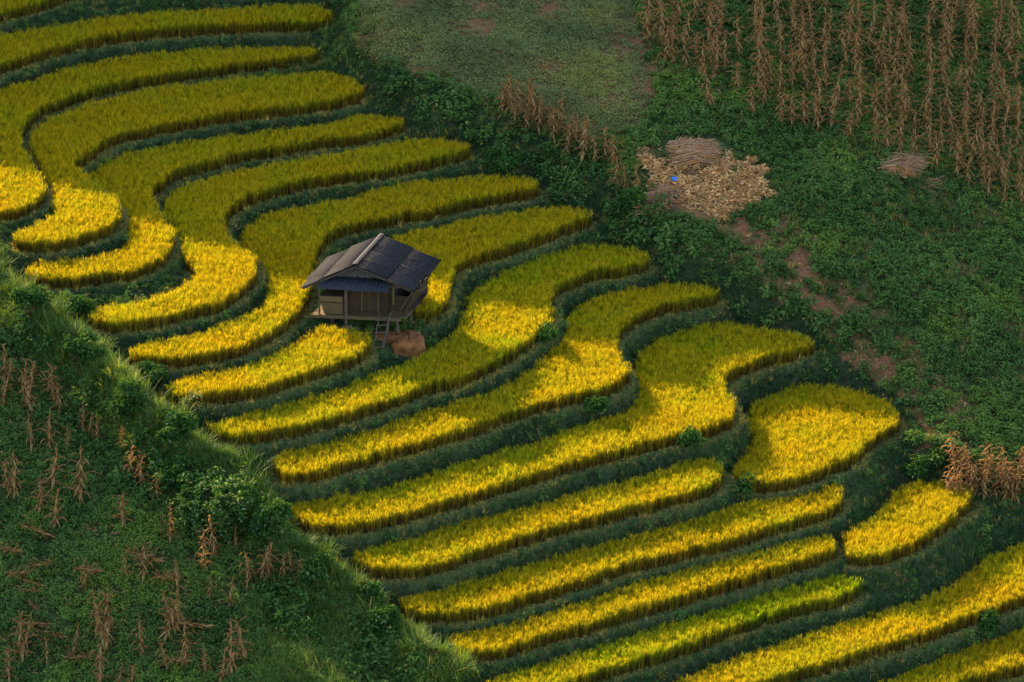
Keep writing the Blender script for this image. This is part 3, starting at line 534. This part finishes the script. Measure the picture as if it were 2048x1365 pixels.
def sheet(name, mat, p00, p10, p01, p11, waves, amp=.022, parent=None, th=.012, vs=3, sag=0):
    """corrugated sheet: p00-p10 its top edge, p01-p11 its bottom edge, waves running down"""
    p00, p10, p01, p11 = [np.array(p, float)-HL for p in (p00, p10, p01, p11)]
    nrm = np.cross(p10-p00, p01-p00); nrm /= np.linalg.norm(nrm)
    if nrm[2] < 0: nrm = -nrm
    nu = waves*6+1; V = []
    for lay in (0, 1):
        for j in range(vs):
            v = j/(vs-1)
            for i in range(nu):
                u = i/(nu-1); p = (p00*(1-u)+p10*u)*(1-v)+(p01*(1-u)+p11*u)*v
                V.append(p+nrm*(math.sin(u*waves*6.2832)*amp-lay*th-sag*math.sin(v*3.14)))
    n1 = nu*vs; F_ = []
    for j in range(vs-1):
        for i in range(nu-1):
            a = j*nu+i; F_ += [[a, a+1, a+nu+1, a+nu], [n1+a+nu, n1+a+nu+1, n1+a+1, n1+a]]
    for i in range(nu-1): F_ += [[i, n1+i, n1+i+1, i+1], [(vs-1)*nu+i+1, n1+(vs-1)*nu+i+1, n1+(vs-1)*nu+i, (vs-1)*nu+i]]
    return mk(name, V, F_, mat, parent or hut, True)
RB = 3.65                              # roof depth
AP, EL, ER = 4.80, 3.78, 3.86          # apex and eaves
roof = mk('roof', [], [], None, hut); roof.location = (0, 0, 0)
for side, ez, ae in ((-1, EL, -2.22), (1, ER, 2.36)):
    cols = 4
    for r_ in (1, 0):
        for c in range(cols):
            b0 = RB*c/cols-.02; b1 = RB*(c+1)/cols+.06; v0, v1 = (0, .54) if r_ == 0 else (.47, 1.0); lift = .035 if r_ == 0 else 0.0
            lift += .018*(c % 2)+U_(-.006, .006); j = U_(-.03, .03) if r_ else 0
            q = lambda b, v: hp(ae*(v+j*(v > .9)), b, AP+(ez-AP)*v+lift)
            sheet('roof_sheet', M_ROOF, q(b0, v0), q(b1, v0), q(b0, v1), q(b1, v1), 5, .034, roof, sag=.02*r_)
m = MB()
for s in (-1, 1):
    P = [hp(0, -.04, AP+.10)-HL, hp(0, RB+.08, AP+.10)-HL, hp(s*.09, RB+.08, AP+.07)-HL, hp(s*.09, -.04, AP+.07)-HL]
    m.box8([p-np.array([0, 0, .025]) for p in P]+P)
m.obj('ridge_cap', M_RIDGE, roof)
for b in (.12, 1.8, RB-.12):           # rafters under the sheets
    for s, ez, ae in ((-1, EL, -2.1), (1, ER, 2.2)): hbar('rafter', M_DARK, hp(0, b, AP-.09), hp(ae, b, ez-.06), .07, .09, parent=roof)
for s, ez, ae in ((-1, EL, -1.75), (1, ER, 1.85)):
    for v in (.95, .5): hbar('purlin', M_POLE, hp(ae*v, .05, AP+(ez-AP)*v*.8-.13), hp(ae*v, RB-.05, AP+(ez-AP)*v*.8-.13), .06, .06, parent=roof)
# gable of weathered sheets
for i in range(6):
    a0 = -1.5+i*.5; a1 = a0+.49
    za = AP-.12-abs(a0)*.45; zb = AP-.12-abs(a1)*.45
    sheet('gable_sheet', M_GABLE, hp(a0, .45+.01*(i % 2), za), hp(a1, .45+.01*(i % 2), zb), hp(a0, .45+.01*(i % 2), 3.86), hp(a1, .45+.01*(i % 2), 3.86), 4, .016)
for i in range(4):                     # awning over the door
    a0 = -1.25+i*.63; b0_ = -1.5+i*.715
    sheet('awning_sheet', M_AWN, hp(a0, .42, 4.15+.012*(i % 2)), hp(a0+.66, .42, 4.15+.012*(i % 2)), hp(b0_, -.2, 3.83+.012*(i % 2)-.015*i), hp(b0_+.75, -.2, 3.83+.012*(i % 2)-.015*i), 5, .026)
# floor
for i in range(6): hbox('floor_board', M_PALE if i < 2 else M_WOOD, -1.80+.03*(i % 2), 1.95, .30+i*.5, .30+i*.5+.485, FLOOR-.05, FLOOR)
hbar('floor_beam', M_PALE, hp(-1.85, .22, FLOOR-.06), hp(1.75, .22, FLOOR-.06), .10, .13)
hbar('floor_beam', M_POLE, hp(-1.6, 2.9, FLOOR-.10), hp(1.85, 2.9, FLOOR-.10), .10, .10)
for a in (-1.2, 0, 1.2): hbar('joist', M_POLE, hp(a, .25, FLOOR-.12), hp(a, 3.2, FLOOR-.12), .08, .1)
# walls: upright boards set back behind the awning, outward leaning sides
na_ = 9
for i in range(na_):
    a0 = -.55+i*.205
    if 3 <= i <= 5: continue
    hbox('wall_board', M_WOOD, a0, a0+.197, .80+.008*(i % 2), .84+.008*(i % 2), FLOOR, 3.95)
door = hbox('door', M_POLE, .07, .675, .77, .81, FLOOR+.03, 3.75)
for i in range(3): hbox('door_board', M_WOOD, .08+i*.2, .27+i*.2, .745, .772, FLOOR+.05, 3.72, door)
hbar('door_frame', M_PALE, hp(.045, .76, FLOOR), hp(.045, .76, 3.8), .05, .05); hbar('door_frame', M_PALE, hp(.70, .76, FLOOR), hp(.70, .76, 3.8), .05, .05)
binp = hb('grain_bin', M_WOOD, [hp(-1.30, .30, FLOOR+.01), hp(-.56, .30, FLOOR+.01), hp(-.56, 1.6, FLOOR+.01), hp(-1.30, 1.6, FLOOR+.01), hp(-1.47, .16, 3.42), hp(-.50, .16, 3.42), hp(-.50, 1.6, 3.42), hp(-1.47, 1.6, 3.42)])
for z0, z1, ss in ((FLOOR+.03, 3.12, 0), (3.18, 3.42, .03)):
    t0 = (z0-FLOOR)/.82; t1 = (z1-FLOOR)/.82
    hb('bin_board', M_PALE, [hp(-1.31-.17*t0, .275-.14*t0-ss, z0), hp(-.55, .275-.14*t0-ss, z0), hp(-.55, .30-.14*t0, z0), hp(-1.31-.17*t0, .30-.14*t0, z0),
                             hp(-1.31-.17*t1, .275-.14*t1-ss, z1), hp(-.55, .275-.14*t1-ss, z1), hp(-.55, .30-.14*t1, z1), hp(-1.31-.17*t1, .30-.14*t1, z1)], binp)
for i in range(5):                     # right side wall leans out
    b0 = .55+i*.52; hb('side_board', M_WOOD, [hp(1.72, b0, FLOOR), hp(1.76, b0, FLOOR), hp(1.76, b0+.51, FLOOR), hp(1.72, b0+.51, FLOOR), hp(2.12, b0, 3.55), hp(2.16, b0, 3.55), hp(2.16, b0+.51, 3.55), hp(2.12, b0+.51, 3.55)])
for i in range(4):                     # front boards right of the door
    z0 = FLOOR+i*.215; o_ = .09*i; hb('wall_board', M_WOOD, [hp(1.30, .45, z0), hp(1.72+o_, .45, z0), hp(1.72+o_, .49, z0), hp(1.30, .49, z0), hp(1.30, .43, z0+.205), hp(1.80+o_, .43, z0+.205), hp(1.80+o_, .47, z0+.205), hp(1.30, .47, z0+.205)])
for i in range(5):
    b0 = .5+i*.52; hbox('side_board', M_WOOD, -1.52, -1.48, b0+.7, b0+1.2, FLOOR, 3.7) if i < 4 else None
for i in range(7): hbox('back_board', M_DARK, -1.5+i*.5, -1.01+i*.5, 3.15, 3.19, FLOOR, 3.9)
hbox('inner_wall', M_DARK, 1.29, 1.33, .5, 3.1, FLOOR, 3.8)
hbox('side_shelf', M_PALE, 2.02, 2.42, .9, 1.5, 3.52, 3.57)
hbar('brace', M_POLE, hp(1.70, .38, 2.9), hp(2.22, .25, 3.72), .045, .045); hbar('post', M_PALE, hp(1.42, .36, 3.12), hp(1.42, .36, 3.85), .07, .07)
hbar('post', M_POLE, hp(-1.50, .25, FLOOR), hp(-1.50, .25, 3.9), .07, .07)
hbar('tie_beam', M_POLE, hp(-1.6, .40, 3.86), hp(2.05, .40, 3.86), .08, .08); hbar('hanging_slat', M_POLE, hp(2.34, .95, 3.50), hp(2.34, .95, 3.95), .05, .05)
for px_, py_, a, b in ((665, 660, -1.05, .4), (680, 656, -.75, .9), (698, 648, -.42, .18), (785, 688, 1.22, .2), (798, 677, 1.52, .55), (816, 648, 1.75, 1.6), (720, 640, 0, 2.8), (760, 640, 1.0, 2.8), (690, 640, -1.2, 2.8), (830, 630, 1.75, 3.0)):
    q = hp(a, b, 0); zt = 3.85 if (a, b) == (-.42, .18) else FLOOR-.05; zb = float(Hz(q[0], q[1]))+.25
    hbar('stilt', M_POLE, hp(a, b, min(zb-.15, FLOOR-.6)), hp(a+U_(-.02, .02), b, zt), .125, .125, 7)
    if (a, b) in ((1.22, .2), (1.52, .55), (-1.05, .4)): bs = MB(); bs.bar(hp(a, b, min(zb, 1.9)-.12)-HL, hp(a, b, min(zb, 1.9)+.1)-HL, .3, .3, 8); bs.obj('foot_stone', M_EARTH, hut)
# ladder leaning on the floor edge
def at_y(px, py, y): y += .69; d = ray(px, py); t = (y-CAM[1])/d[1]; return CAM+d*t
LT = (at_y(760, 626, -4.62), at_y(781, 626, -4.62)); LB = (g1(745, 704), g1(764, 704))
lad = empty('ladder', (np.array(LB[0])+LB[1])/2); tag(lad, 'rough wooden ladder leaning against the front edge of the hut floor', 'ladder'); LO = np.array(lad.location)
for s in (0, 1): m = MB(); m.bar(LB[s]-LO, LT[s]-LO, .055, .055, 6); m.obj('rail', M_POLE, lad)
for i in range(5):
    f = .1+i*.19; m = MB(); m.bar(LB[0]+(LT[0]-LB[0])*f-LO-np.array([.06, 0, 0]), LB[1]+(LT[1]-LB[1])*f-LO+np.array([.06, 0, .01]), .045, .045, 6); m.obj('rung', M_POLE, lad)
# bare earth bench at the hut's right front corner
def lump(name, mat, px, py, y, w_, d_, h, seed, n=22, mm=12, parent=None):
    c = at_y(px, py, y); V = []; F_ = []; rg = np.random.default_rng(seed); nz = rg.random((n, 4))
    for j in range(mm+1):
        v = j/mm
        for i in range(n):
            a = i/n*6.2832; sq = (abs(math.cos(a))**4+abs(math.sin(a))**4)**-.25
            rr = (1.0-.22*v if v < .75 else (1.0-.165)*math.sqrt(max(0, 1-((v-.75)/.25)**2*.999)))*(1+.10*math.sin(3*a+seed)+.06*math.sin(7*a+v*5+seed)+.05*math.sin(11*a-9*v))
            V.append((c[0]+rr*sq*math.cos(a)*w_/2, c[1]+rr*sq*math.sin(a)*d_/2, c[2]+(min(v, .9)/.9)*h+.03*math.sin(5*a+v*7)))
    for j in range(mm):
        for i in range(n): F_.append([j*n+i, j*n+(i+1) % n, (j+1)*n+(i+1) % n, (j+1)*n+i])
    return mk(name, V, F_, mat, parent, True)
em = lump('earth_bench', M_EARTH, 818, 728, -4.60, 1.45, 2.2, 1.15, 3); em['kind'] = 'structure'
em = lump('earth_bench', M_EARTH, 772, 690, -4.1, 1.5, 1.5, .50, 5); em['kind'] = 'structure'
# stack of clay bricks under the floor
bk = at_y(700, 668, -4.0); st = empty('brick_stack', bk); tag(st, 'small stack of orange clay bricks under the left side of the hut', 'bricks')
m = MB(); m.box8([(-.11, -.055, 0), (.11, -.055, 0), (.11, .055, 0), (-.11, .055, 0), (-.11, -.055, .065), (.11, -.055, .065), (.11, .055, .065), (-.11, .055, .065)])
b0 = None
for lay in range(5):
    for i in range(3 if lay < 4 else 2):
        if b0 is None: b = b0 = m.obj('brick', M_BRICK, st)
        else: b = b0.copy(); COL.objects.link(b); b.parent = st
        b.location = (-.24+i*.235+.02*(lay % 2)+U_(-.015, .015), U_(-.03, .03), lay*.07); b.rotation_euler = (0, 0, U_(-.15, .15))
P = []
for px_, py_ in [(U_(755, 850), U_(640, 668)) for _ in range(60)]+[(U_(690, 745), U_(648, 668)) for _ in range(25)]: P.append(g1(px_, py_))
tag(rnd_scatter('hut_weeds', WEED, np.array(P), .5, .9, .2), 'small green weeds growing under and beside the hut', 'weeds', kind='stuff')

# ---------------------------------------------------------------- dry corn
def corn_stalk_mesh(seed, h):
    random.seed(seed); b = MB(); n_ = 7; lean = U_(-.06, .06)
    pts = [(lean*h*(i/n_)**2+U_(-.012, .012), U_(-.015, .015), h*i/n_) for i in range(n_+1)]; b.tube(pts, [.028*(1-.6*i/n_) for i in range(n_+1)], 5)
    top = pts[-1]
    for i in range(5): b.blade(top, U_(0, 6.28), U_(.14, .26), U_(.1, .6), U_(0, .7), .016, 2, 1)
    for i in range(2 if seed % 2 else 1):      # a hanging cob in its husk
        z = h*U_(.4, .6); a = U_(0, 6.28); e = (math.cos(a)*.10, math.sin(a)*.10, z-.16); b.tube([(0, 0, z), (math.cos(a)*.07, math.sin(a)*.07, z-.02), e], [.012, .038, .012], 5, 1)
    return b, pts
def leaf_mesh(seed):
    random.seed(seed*7+1); b = MB(); b.blade((0, 0, 0), 0, U_(.6, .9), U_(.25, .6), U_(2.3, 2.9), U_(.12, .18), 7, 0, U_(-.9, .9)); 
    b.blade((0.01, 0, -.02), U_(-.3, .3), U_(.3, .45), U_(2.2, 2.6), U_(.2, .6), .10, 3, 1); return b
LEAFS = [leaf_mesh(i) for i in range(6)]
def corn_template(seed, h, split):
    sm, pts = corn_stalk_mesh(seed, h); random.seed(seed+99); parts = []
    st_ = sm.obj('stalk', M_STALK, link=False); st_.data.materials.append(M_STRAW); parts.append((st_.data, 'stalk', (0, 0, 0), 0, 1)); lv = MB(); nl = random.randint(15, 20)
    for i in range(nl):
        z = h*(.16+.8*i/nl); a = i*2.6+U_(-.5, .5); s = U_(.85, 1.35)*(1-.35*i/nl); L = random.choice(LEAFS); lx = np.interp(z, [p[2] for p in pts], [p[0] for p in pts])
        if split: parts.append((L, 'leaf', (lx, 0, z), a, s))
        else:
            c, sn = math.cos(a), math.sin(a); V = np.array(L.V)*s; V = np.stack([V[:, 0]*c-V[:, 1]*sn+lx, V[:, 0]*sn+V[:, 1]*c, V[:, 2]+z], 1); lv.add(V, L.F, L.T); lv.K[-len(L.K):] = L.K
    if not split: parts.append((lv.obj('dry_leaves', M_STRAW, link=False).data, 'dry_leaves', (0, 0, 0), 0, 1))
    return parts
LM = {}
for L in LEAFS: LM[id(L)] = L.obj('leaf', M_STRAW, link=False).data
FAR = [corn_template(10+i, 1.75+.09*i, False) for i in range(7)]
NEARC = [corn_template(30+i, 1.7+.1*i, True) for i in range(6)]
random.seed(11)
def nth(n): return str(n)+('th' if 10 < n % 100 < 14 else {1: 'st', 2: 'nd', 3: 'rd'}.get(n % 10, 'th'))
def ranks(L): r_ = sorted(range(len(L)), key=lambda i: L[i][0]); return {j: k+1 for k, j in enumerate(r_)}
def corn(p, s, tilt, lean_az, rz, tpl, label, group):
    e = bpy.data.objects.new('corn_stalk', None); COL.objects.link(e); e.empty_display_size = .2; e.location = tuple(p); w_ = s*(1.2 if len(tpl) == 2 else 1.0); e.scale = (w_, w_, s)
    e.rotation_euler = (Matrix.Rotation(lean_az, 3, 'Z') @ Matrix.Rotation(tilt, 3, 'Y') @ Matrix.Rotation(rz, 3, 'Z')).to_euler(); tag(e, label, 'corn', group)
    for d, nm, loc, a, sc in tpl:
        o = bpy.data.objects.new(nm, d if not isinstance(d, MB) else LM[id(d)]); COL.objects.link(o); o.parent = e; o.location = loc; o.rotation_euler = (0, 0, a); o.scale = (sc, sc, sc)
    return e
lim = np.array(PL("1285,120 1370,140 1460,178 1530,215 1570,262 1680,275 1760,305 1830,330 1920,365 1985,390 2025,422 2080,420"))
pos = []; tag_of = []
for ci in range(29):
    ri = 0
    x = 1297+26.5*ci; y = np.interp(x, lim[:, 0], lim[:, 1])+U_(-12, 4); drift = U_(-.08, .04)
    while y > 6:
        if random.random() < .9: ri += 1; tag_of.append(f'dry corn stalk, {nth(ri)} from the front in the {nth(ci+1)} column of the upper right cornfield'); pos.append((x+U_(-7, 7)+drift*(300-y), y))
        y -= U_(28, 42)
pos += [(1420, 219), (1505, 236), (1543, 180)]; tag_of += ['lone ragged corn stalk standing out in front of the upper right cornfield, leftmost of three', 'short broken corn stalk standing out in front of the upper right cornfield', 'slender corn stalk at the ragged front of the upper right cornfield']
for lb, g in zip(tag_of, ground(*zip(*pos))):
    corn(g-np.array([0, 0, .06]), U_(.62, .94), U_(0, .16), U_(0, 6.28), U_(0, 6.28), random.choice(FAR), lb, 'dry corn of the upper right field')
ed = PL("1002,236 1018,222 1031,250 1040,228 1053,270 1060,240 1077,272 1085,250 1097,262 1108,287 1120,275 1135,308 1142,290 1162,326 1175,310 1190,335 1210,322 1222,340 1235,385 1250,392 1268,400 1150,300 1068,255 1026,236")
rk = ranks(ed)
for i_, g in enumerate(ground(*zip(*ed))):
    corn(g-np.array([0, 0, .05]), U_(.62, .88), U_(0, .2), U_(0, 6.28), U_(0, 6.28), random.choice(FAR), f'dry corn stalk on the rim above the terraces, {nth(rk[i_])} from the left', 'dry corn along the rim')
rt = [(1902+U_(0, 185), U_(945, 1012)) for _ in range(36)]; rt = [(x, y+max(0, (x-1900)*.06)) for x, y in rt]
rk = ranks(rt)
for i_, g in enumerate(ground(*zip(*rt))):
    corn(g-np.array([0, 0, .05]), U_(.6, .85), U_(0, .14), U_(0, 6.28), U_(0, 6.28), random.choice(FAR), f'dry corn stalk in the dense patch at the right edge, {nth(rk[i_])} from the left', 'dry corn patch at the right edge')
LFT = PL3("""31,1004,1.0 22,1000,.9 103,990,1.0 161,1014,1.15 80,1035,.85 109,1062,.8 246,1059,.85 339,1096,.75 284,1168,.85 253,1161,.55 407,1151,.85 434,1124,.85 472,1103,.6 506,1189,.85 494,1186,.7 530,1172,.85 520,1165,.8 568,1165,.6 588,1172,.6
609,1168,.55 596,1180,.5 356,1196,.75 421,1206,.55 455,1223,.6 345,1260,.75 356,1271,.8 215,1305,1.2 210,1290,1.0 171,1182,.6 44,1315,1.05 40,1330,.9 96,1339,.55 147,1319,.7 191,1343,.9 284,1319,.75 325,1291,.9 373,1339,.8 335,1345,.6 462,1356,1.0 489,1326,.85 410,1353,.6 441,1368,.6
257,1376,.55 233,1380,.5 10,772,.85 4,800,.8 48,813,1.0 65,833,.85 40,790,.8 96,792,.75 120,837,.75 110,815,.7 65,908,.8 99,908,.85 164,867,.55 195,888,.55 176,880,.6 137,902,.5 246,902,.45 7,826,.5 256,970,.9 268,965,.7 287,983,.6 315,1014,.6 200,1380,.8 20,1372,.8""")
ORANGE = {(407, 1151): 'corn stalk with orange sunlit leaves standing before the dark bush', (506, 1189): 'sunlit corn stalk with many drooping leaves nearest the grassy mound', (462, 1356): 'bright orange sunlit corn stalk beside the grassy mound at the bottom', (215, 1305): 'tallest dry corn stalk in the lower left field',
          (31, 1004): 'thick pale corn stalk at the left edge of the lower left field', (246, 1059): 'lone corn stalk with hooked leaves left of the dark bush'}
rk = ranks(LFT)
for i_, ((x, y, s), g) in enumerate(zip(LFT, ground([l[0] for l in LFT], [l[1] for l in LFT]))):
    lb = ORANGE.get((x, y), f'withered standing corn stalk, {nth(rk[i_])} from the left in the lower left field')
    corn(g-np.array([0, 0, .04]), s*1.0, U_(0, .3), U_(0, 6.28), U_(0, 6.28), random.choice(NEARC), lb, 'withered corn of the lower left field')
FL = PL("5,1105 50,1110 115,1085 150,1072 45,1145 70,1150 25,1185 95,1182 210,1150 300,1165 330,1130 90,1240 110,1255 140,1285 30,1300 70,1312 360,1300 420,1300 430,1262 15,1290 120,1325 385,1250 180,1240 390,1330")
rk = ranks(FL)
for i_, g in enumerate(ground(*zip(*FL))):
    corn(g+np.array([0, 0, .10]), U_(.55, .85), U_(1.15, 1.5), random.choice((0, 3.14))+U_(-.7, .7), U_(0, 6.28), random.choice(NEARC), f'fallen dry corn stalk, {nth(rk[i_])} from the left in the lower left field', 'fallen corn of the lower left field')
# ---------------------------------------------------------------- heaps of cut stalks and husks
def stalk_heap(px, py, n_, L, w_, h, az, spread, label, seed):
    random.seed(seed); c = g1(px, py); e = empty('stalk_heap', c); tag(e, label, 'corn stalks', 'heaps of cut corn stalks')
    for part in range(3):
        b = MB()
        for i in range(n_//3):
            a = az+random.gauss(0, spread*1.6); u = random.uniform(-1, 1); v = random.random()**.7; z = v*h*(1-.5*u*u)+.04
            x0, y0 = -math.sin(az)*u*w_/2+U_(-.25, .25)*math.cos(az), math.cos(az)*u*w_/2+U_(-.25, .25)*math.sin(az); l = L*U_(.6, 1.05)/2; dz = U_(-.06, .06)
            gz = float(Hz(c[0]+x0, c[1]+y0))-c[2]; p0 = (x0-math.cos(a)*l, y0-math.sin(a)*l, z+gz+dz-.10); p1 = (x0, y0, z+gz); p2 = (x0+math.cos(a)*l, y0+math.sin(a)*l, z+gz-dz-.10)
            b.tube([p0, p1, p2], [.028, .026, .012], 4)
            for q in range(2): b.blade((x0+U_(-l, l)*math.cos(a), y0+U_(-l, l)*math.sin(a), z+gz), a+U_(-1, 1), U_(.2, .4), U_(.9, 1.6), U_(.2, .9), .05, 2, 1)
        b.obj('cut_stalks', (M_STRAWPILE, M_STALK, M_STRAWPILE)[part], e)
    return e
stalk_heap(1388, 318, 330, 1.9, 1.7, .62, .1, .18, 'flat-topped grey-brown stack of cut corn stalks above the husk pile', 3)
stalk_heap(1322, 405, 150, 1.7, 1.6, .30, -.75, .35, 'fan of cut corn stalks sliding down below the blue plastic scrap', 4)
stalk_heap(1808, 338, 190, 1.8, 1.5, .40, -.5, .3, 'low heap of cut corn stalks at the foot of the big cornfield', 5)
stalk_heap(1850, 372, 36, 2.0, .8, .10, -.05, .25, 'few loose corn stalks lying in a line under the big cornfield', 6)
P = sample(hm, 95.0); hh = .02+.16*vnoise(P[:, 0], P[:, 1], .6, 71)*R.random(len(P)); P[:, 2] += hh
tag(rnd_scatter('husk_pile', HUSK, P, .7, 1.25, .25), 'spread of pale golden corn husks drying on the hillside', 'husks', kind='stuff')
P = sample(vis & (inpoly_px(fx, fy, "1180,240 1290,250 1330,300 1290,330 1200,300") < 0), 2.2); tag(rnd_scatter('loose_husks', HUSK, P, .6, 1, .3), 'few stray husks strewn uphill of the husk spread', 'husks', kind='stuff')
random.seed(5); b = MB(); V = []; n_ = 6
for j in range(n_):
    for i in range(n_): V.append((.30*(i/(n_-1)-.5), .22*(j/(n_-1)-.5), .12+.06*math.sin(i*2.1+j)+U_(-.025, .025)-.3*((i/(n_-1)-.5)**2+(j/(n_-1)-.5)**2)))
V += [(x, y, z-.02) for x, y, z in V]; q = n_*n_
Fb = [[j*n_+i, j*n_+i+1, (j+1)*n_+i+1, (j+1)*n_+i] for j in range(n_-1) for i in range(n_-1)]; Fb += [[v+q for v in f[::-1]] for f in Fb]
o = mk('plastic_scrap', V, Fb, M_BLUE, None, True); o.location = tuple(g1(1350, 363)+np.array([0, 0, .06])); o.rotation_euler = (.5, 0, .4); tag(o, 'crumpled bright blue plastic scrap lying on the corn husks', 'plastic')
# ---------------------------------------------------------------- bushes, reed clumps, saplings
SPRAY = t_weed(4, M_BUSH, 20, .26, .13, 'leaf_spray', .16); SILVER = t_weed(4, M_SILVER, 20, .26, .12, 'silver_spray', .15)
def bush(px, py, rx, ry, rz, n_, label, seed, name='bush', tpl=None, smin=.8, smax=1.3, group=None):
    random.seed(seed); c = g1(px, py); e = empty(name, c); tag(e, label, name.replace('_', ' '), group); br = MB(); rg = np.random.default_rng(seed)
    for i in range(7):
        a = i*.9+U_(-.3, .3); br.tube([(0, 0, -.1), (math.cos(a)*rx*.3, math.sin(a)*ry*.3, rz*.5), (math.cos(a)*rx*.6, math.sin(a)*ry*.6, rz*U_(.8, 1.3))], [.03, .02, .008], 4)
    br.obj('branches', M_BARK, e)
    cl = rg.normal(size=(max(5, n_//18), 3)); cl /= np.linalg.norm(cl, axis=1)[:, None]; cl *= (rg.random(len(cl))**.4)[:, None]
    P = cl[rg.integers(0, len(cl), n_)]*np.array([rx, ry, rz])*.82+rg.normal(size=(n_, 3))*np.array([rx, ry, rz])*.16; P[:, 2] = np.maximum(P[:, 2]+rz*.85, .05)
    rot = np.stack([rg.normal(0, .5, n_), rg.normal(0, .5, n_), rg.uniform(0, 6.28, n_)], 1); s = rg.uniform(smin, smax, n_)
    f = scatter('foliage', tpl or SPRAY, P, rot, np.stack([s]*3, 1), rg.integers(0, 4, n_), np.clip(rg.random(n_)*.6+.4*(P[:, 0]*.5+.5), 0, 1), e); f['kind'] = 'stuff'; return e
bush(440, 1080, 1.75, 1.4, 1.5, 560, 'big dark bush with silvery sunlit top on the foreground ridge', 1, tpl=SILVER)
bush(350, 985, 1.0, .9, .7, 150, 'low dark bush left of the big silvery bush', 2)
bush(1192, 838, .38, .3, .42, 40, 'small dark bush hanging on the terrace face at picture centre', 3, group='bushes on the terrace faces')
bush(1382, 892, .38, .3, .30, 36, 'small dark bush by the bend of the longest paddy', 4, group='bushes on the terrace faces')
bush(1500, 985, .5, .35, .32, 46, 'dark bush in the notch below the fan-shaped paddy', 5, group='bushes on the terrace faces')
bush(1975, 1278, .55, .4, .5, 60, 'round dark bush on the terrace face at the lower right', 6, group='bushes on the terrace faces')
bush(1100, 680, .4, .35, .32, 40, 'small bush on the bank right of the lit bend beside the hut', 7, group='bushes on the terrace faces')
bush(1010, 345, .9, .6, .45, 90, 'leafy bush on the bank under the rim corn', 8, group='bushes on the right bank')
bush(1260, 430, 1.0, .7, .5, 110, 'dark leafy bush below the row of rim corn stalks and husks', 9, group='bushes on the right bank')
bush(1855, 950, .9, .7, .55, 100, 'dark bush between fan-shaped paddy and small corn patch', 10, group='bushes on the right bank')
bush(150, 640, .9, .6, .5, 90, 'dark bush in the gully left of the bright noses', 12, group='bushes in the left gully')
bush(300, 775, .8, .6, .45, 80, 'dark bush in the gully left of the small paddy', 13, group='bushes in the left gully')
bush(745, 1210, .5, .4, .35, 45, 'dark bush at the left tip of a straight paddy', 14, group='bushes in the left gully')
for i_, (x, y, a, b_, c, n_, lb) in enumerate(((60, 650, .7, .6, .45, 70, 'leafy bush on the upper ridge at the left edge'), (160, 745, .6, .5, .4, 55, 'leafy bush on the ridge above the withered corn'), (255, 845, .8, .6, .5, 80, 'broad leafy bush on the ridge below the gully'),
      (345, 905, .7, .6, .45, 70, 'leafy bush on the ridge just above the big silvery bush'), (545, 1085, .8, .6, .5, 85, 'leafy bush on the ridge right of the big silvery bush'), (640, 1190, .7, .6, .4, 70, 'leafy bush on the ridge below the fountain grass'), (760, 1290, .8, .6, .45, 80, 'leafy bush on the lower ridge above the red path'), (590, 1290, .9, .7, .35, 90, 'low leafy bush on the grassy mound at the bottom'))):
    bush(x, y-12, a*1.25, b_*1.2, c*1.5, int(n_*1.7), lb, 60+i_, group='bushes on the foreground ridge')
SAP = t_weed(4, M_GRASS, 9, .24, .09, 'sapling_spray', .6)
bush(385, 832, .55, .4, .45, 34, 'thin sapling with yellowish leaves before the small bright paddy', 15, 'sapling', SAP, .7, 1.1)
def reed(px, py, n_, L, label, seed, group='clumps of long grass'):
    random.seed(seed); c = g1(px, py); e = empty('grass_clump', c); tag(e, label, 'grass clump', group)
    for part in range(2):
        b = MB()
        for i in range(n_//2):
            a = U_(0, 6.28); r = U_(0, .16); b.blade((r*math.cos(a), r*math.sin(a), -.03), a+U_(-.5, .5), L*U_(.6, 1.1), U_(.08, .5), U_(.5, 1.9), U_(.022, .034), 6, random.random() < .06, U_(-.4, .4))
        b.obj('long_leaves' if part else 'upright_leaves', M_GRASS, e)
for i, (x, y, n_, L, lb) in enumerate(((517, 955, 60, 1.3, 'arching pale grass clump rising beside the left tip of the square-bend paddy'), (560, 1035, 50, 1.0, 'long grass clump on the ridge left of the longest paddy tip'),
      (600, 1105, 70, 1.15, 'thick fountain of long grass on the ridge right of the corn'), (650, 1120, 55, 1.0, 'long grass clump leaning toward the paddies on the ridge'), (1722, 1185, 55, 1.0, 'bright grass clump between the right ends of the lower paddies'),
      (1735, 1240, 50, .9, 'darker grass clump under the bright one between lower paddies'), (200, 765, 60, .95, 'bright tall grass clump on the upper ridge near the gully'), (270, 840, 50, .9, 'long grass clump on the ridge below the left gully'), (1918, 1030, 30, .7, 'pale grass tuft by the tip of the short slanting paddy'),
      (30, 590, 60, .9, 'long grass clump at the left end of the ridge'), (330, 880, 55, .9, 'long grass clump on the ridge left of the yellow sapling'), (120, 680, 55, .8, 'long grass clump on the ridge below the nose paddies'))): reed(x, y, n_, L, lb, 200+i)
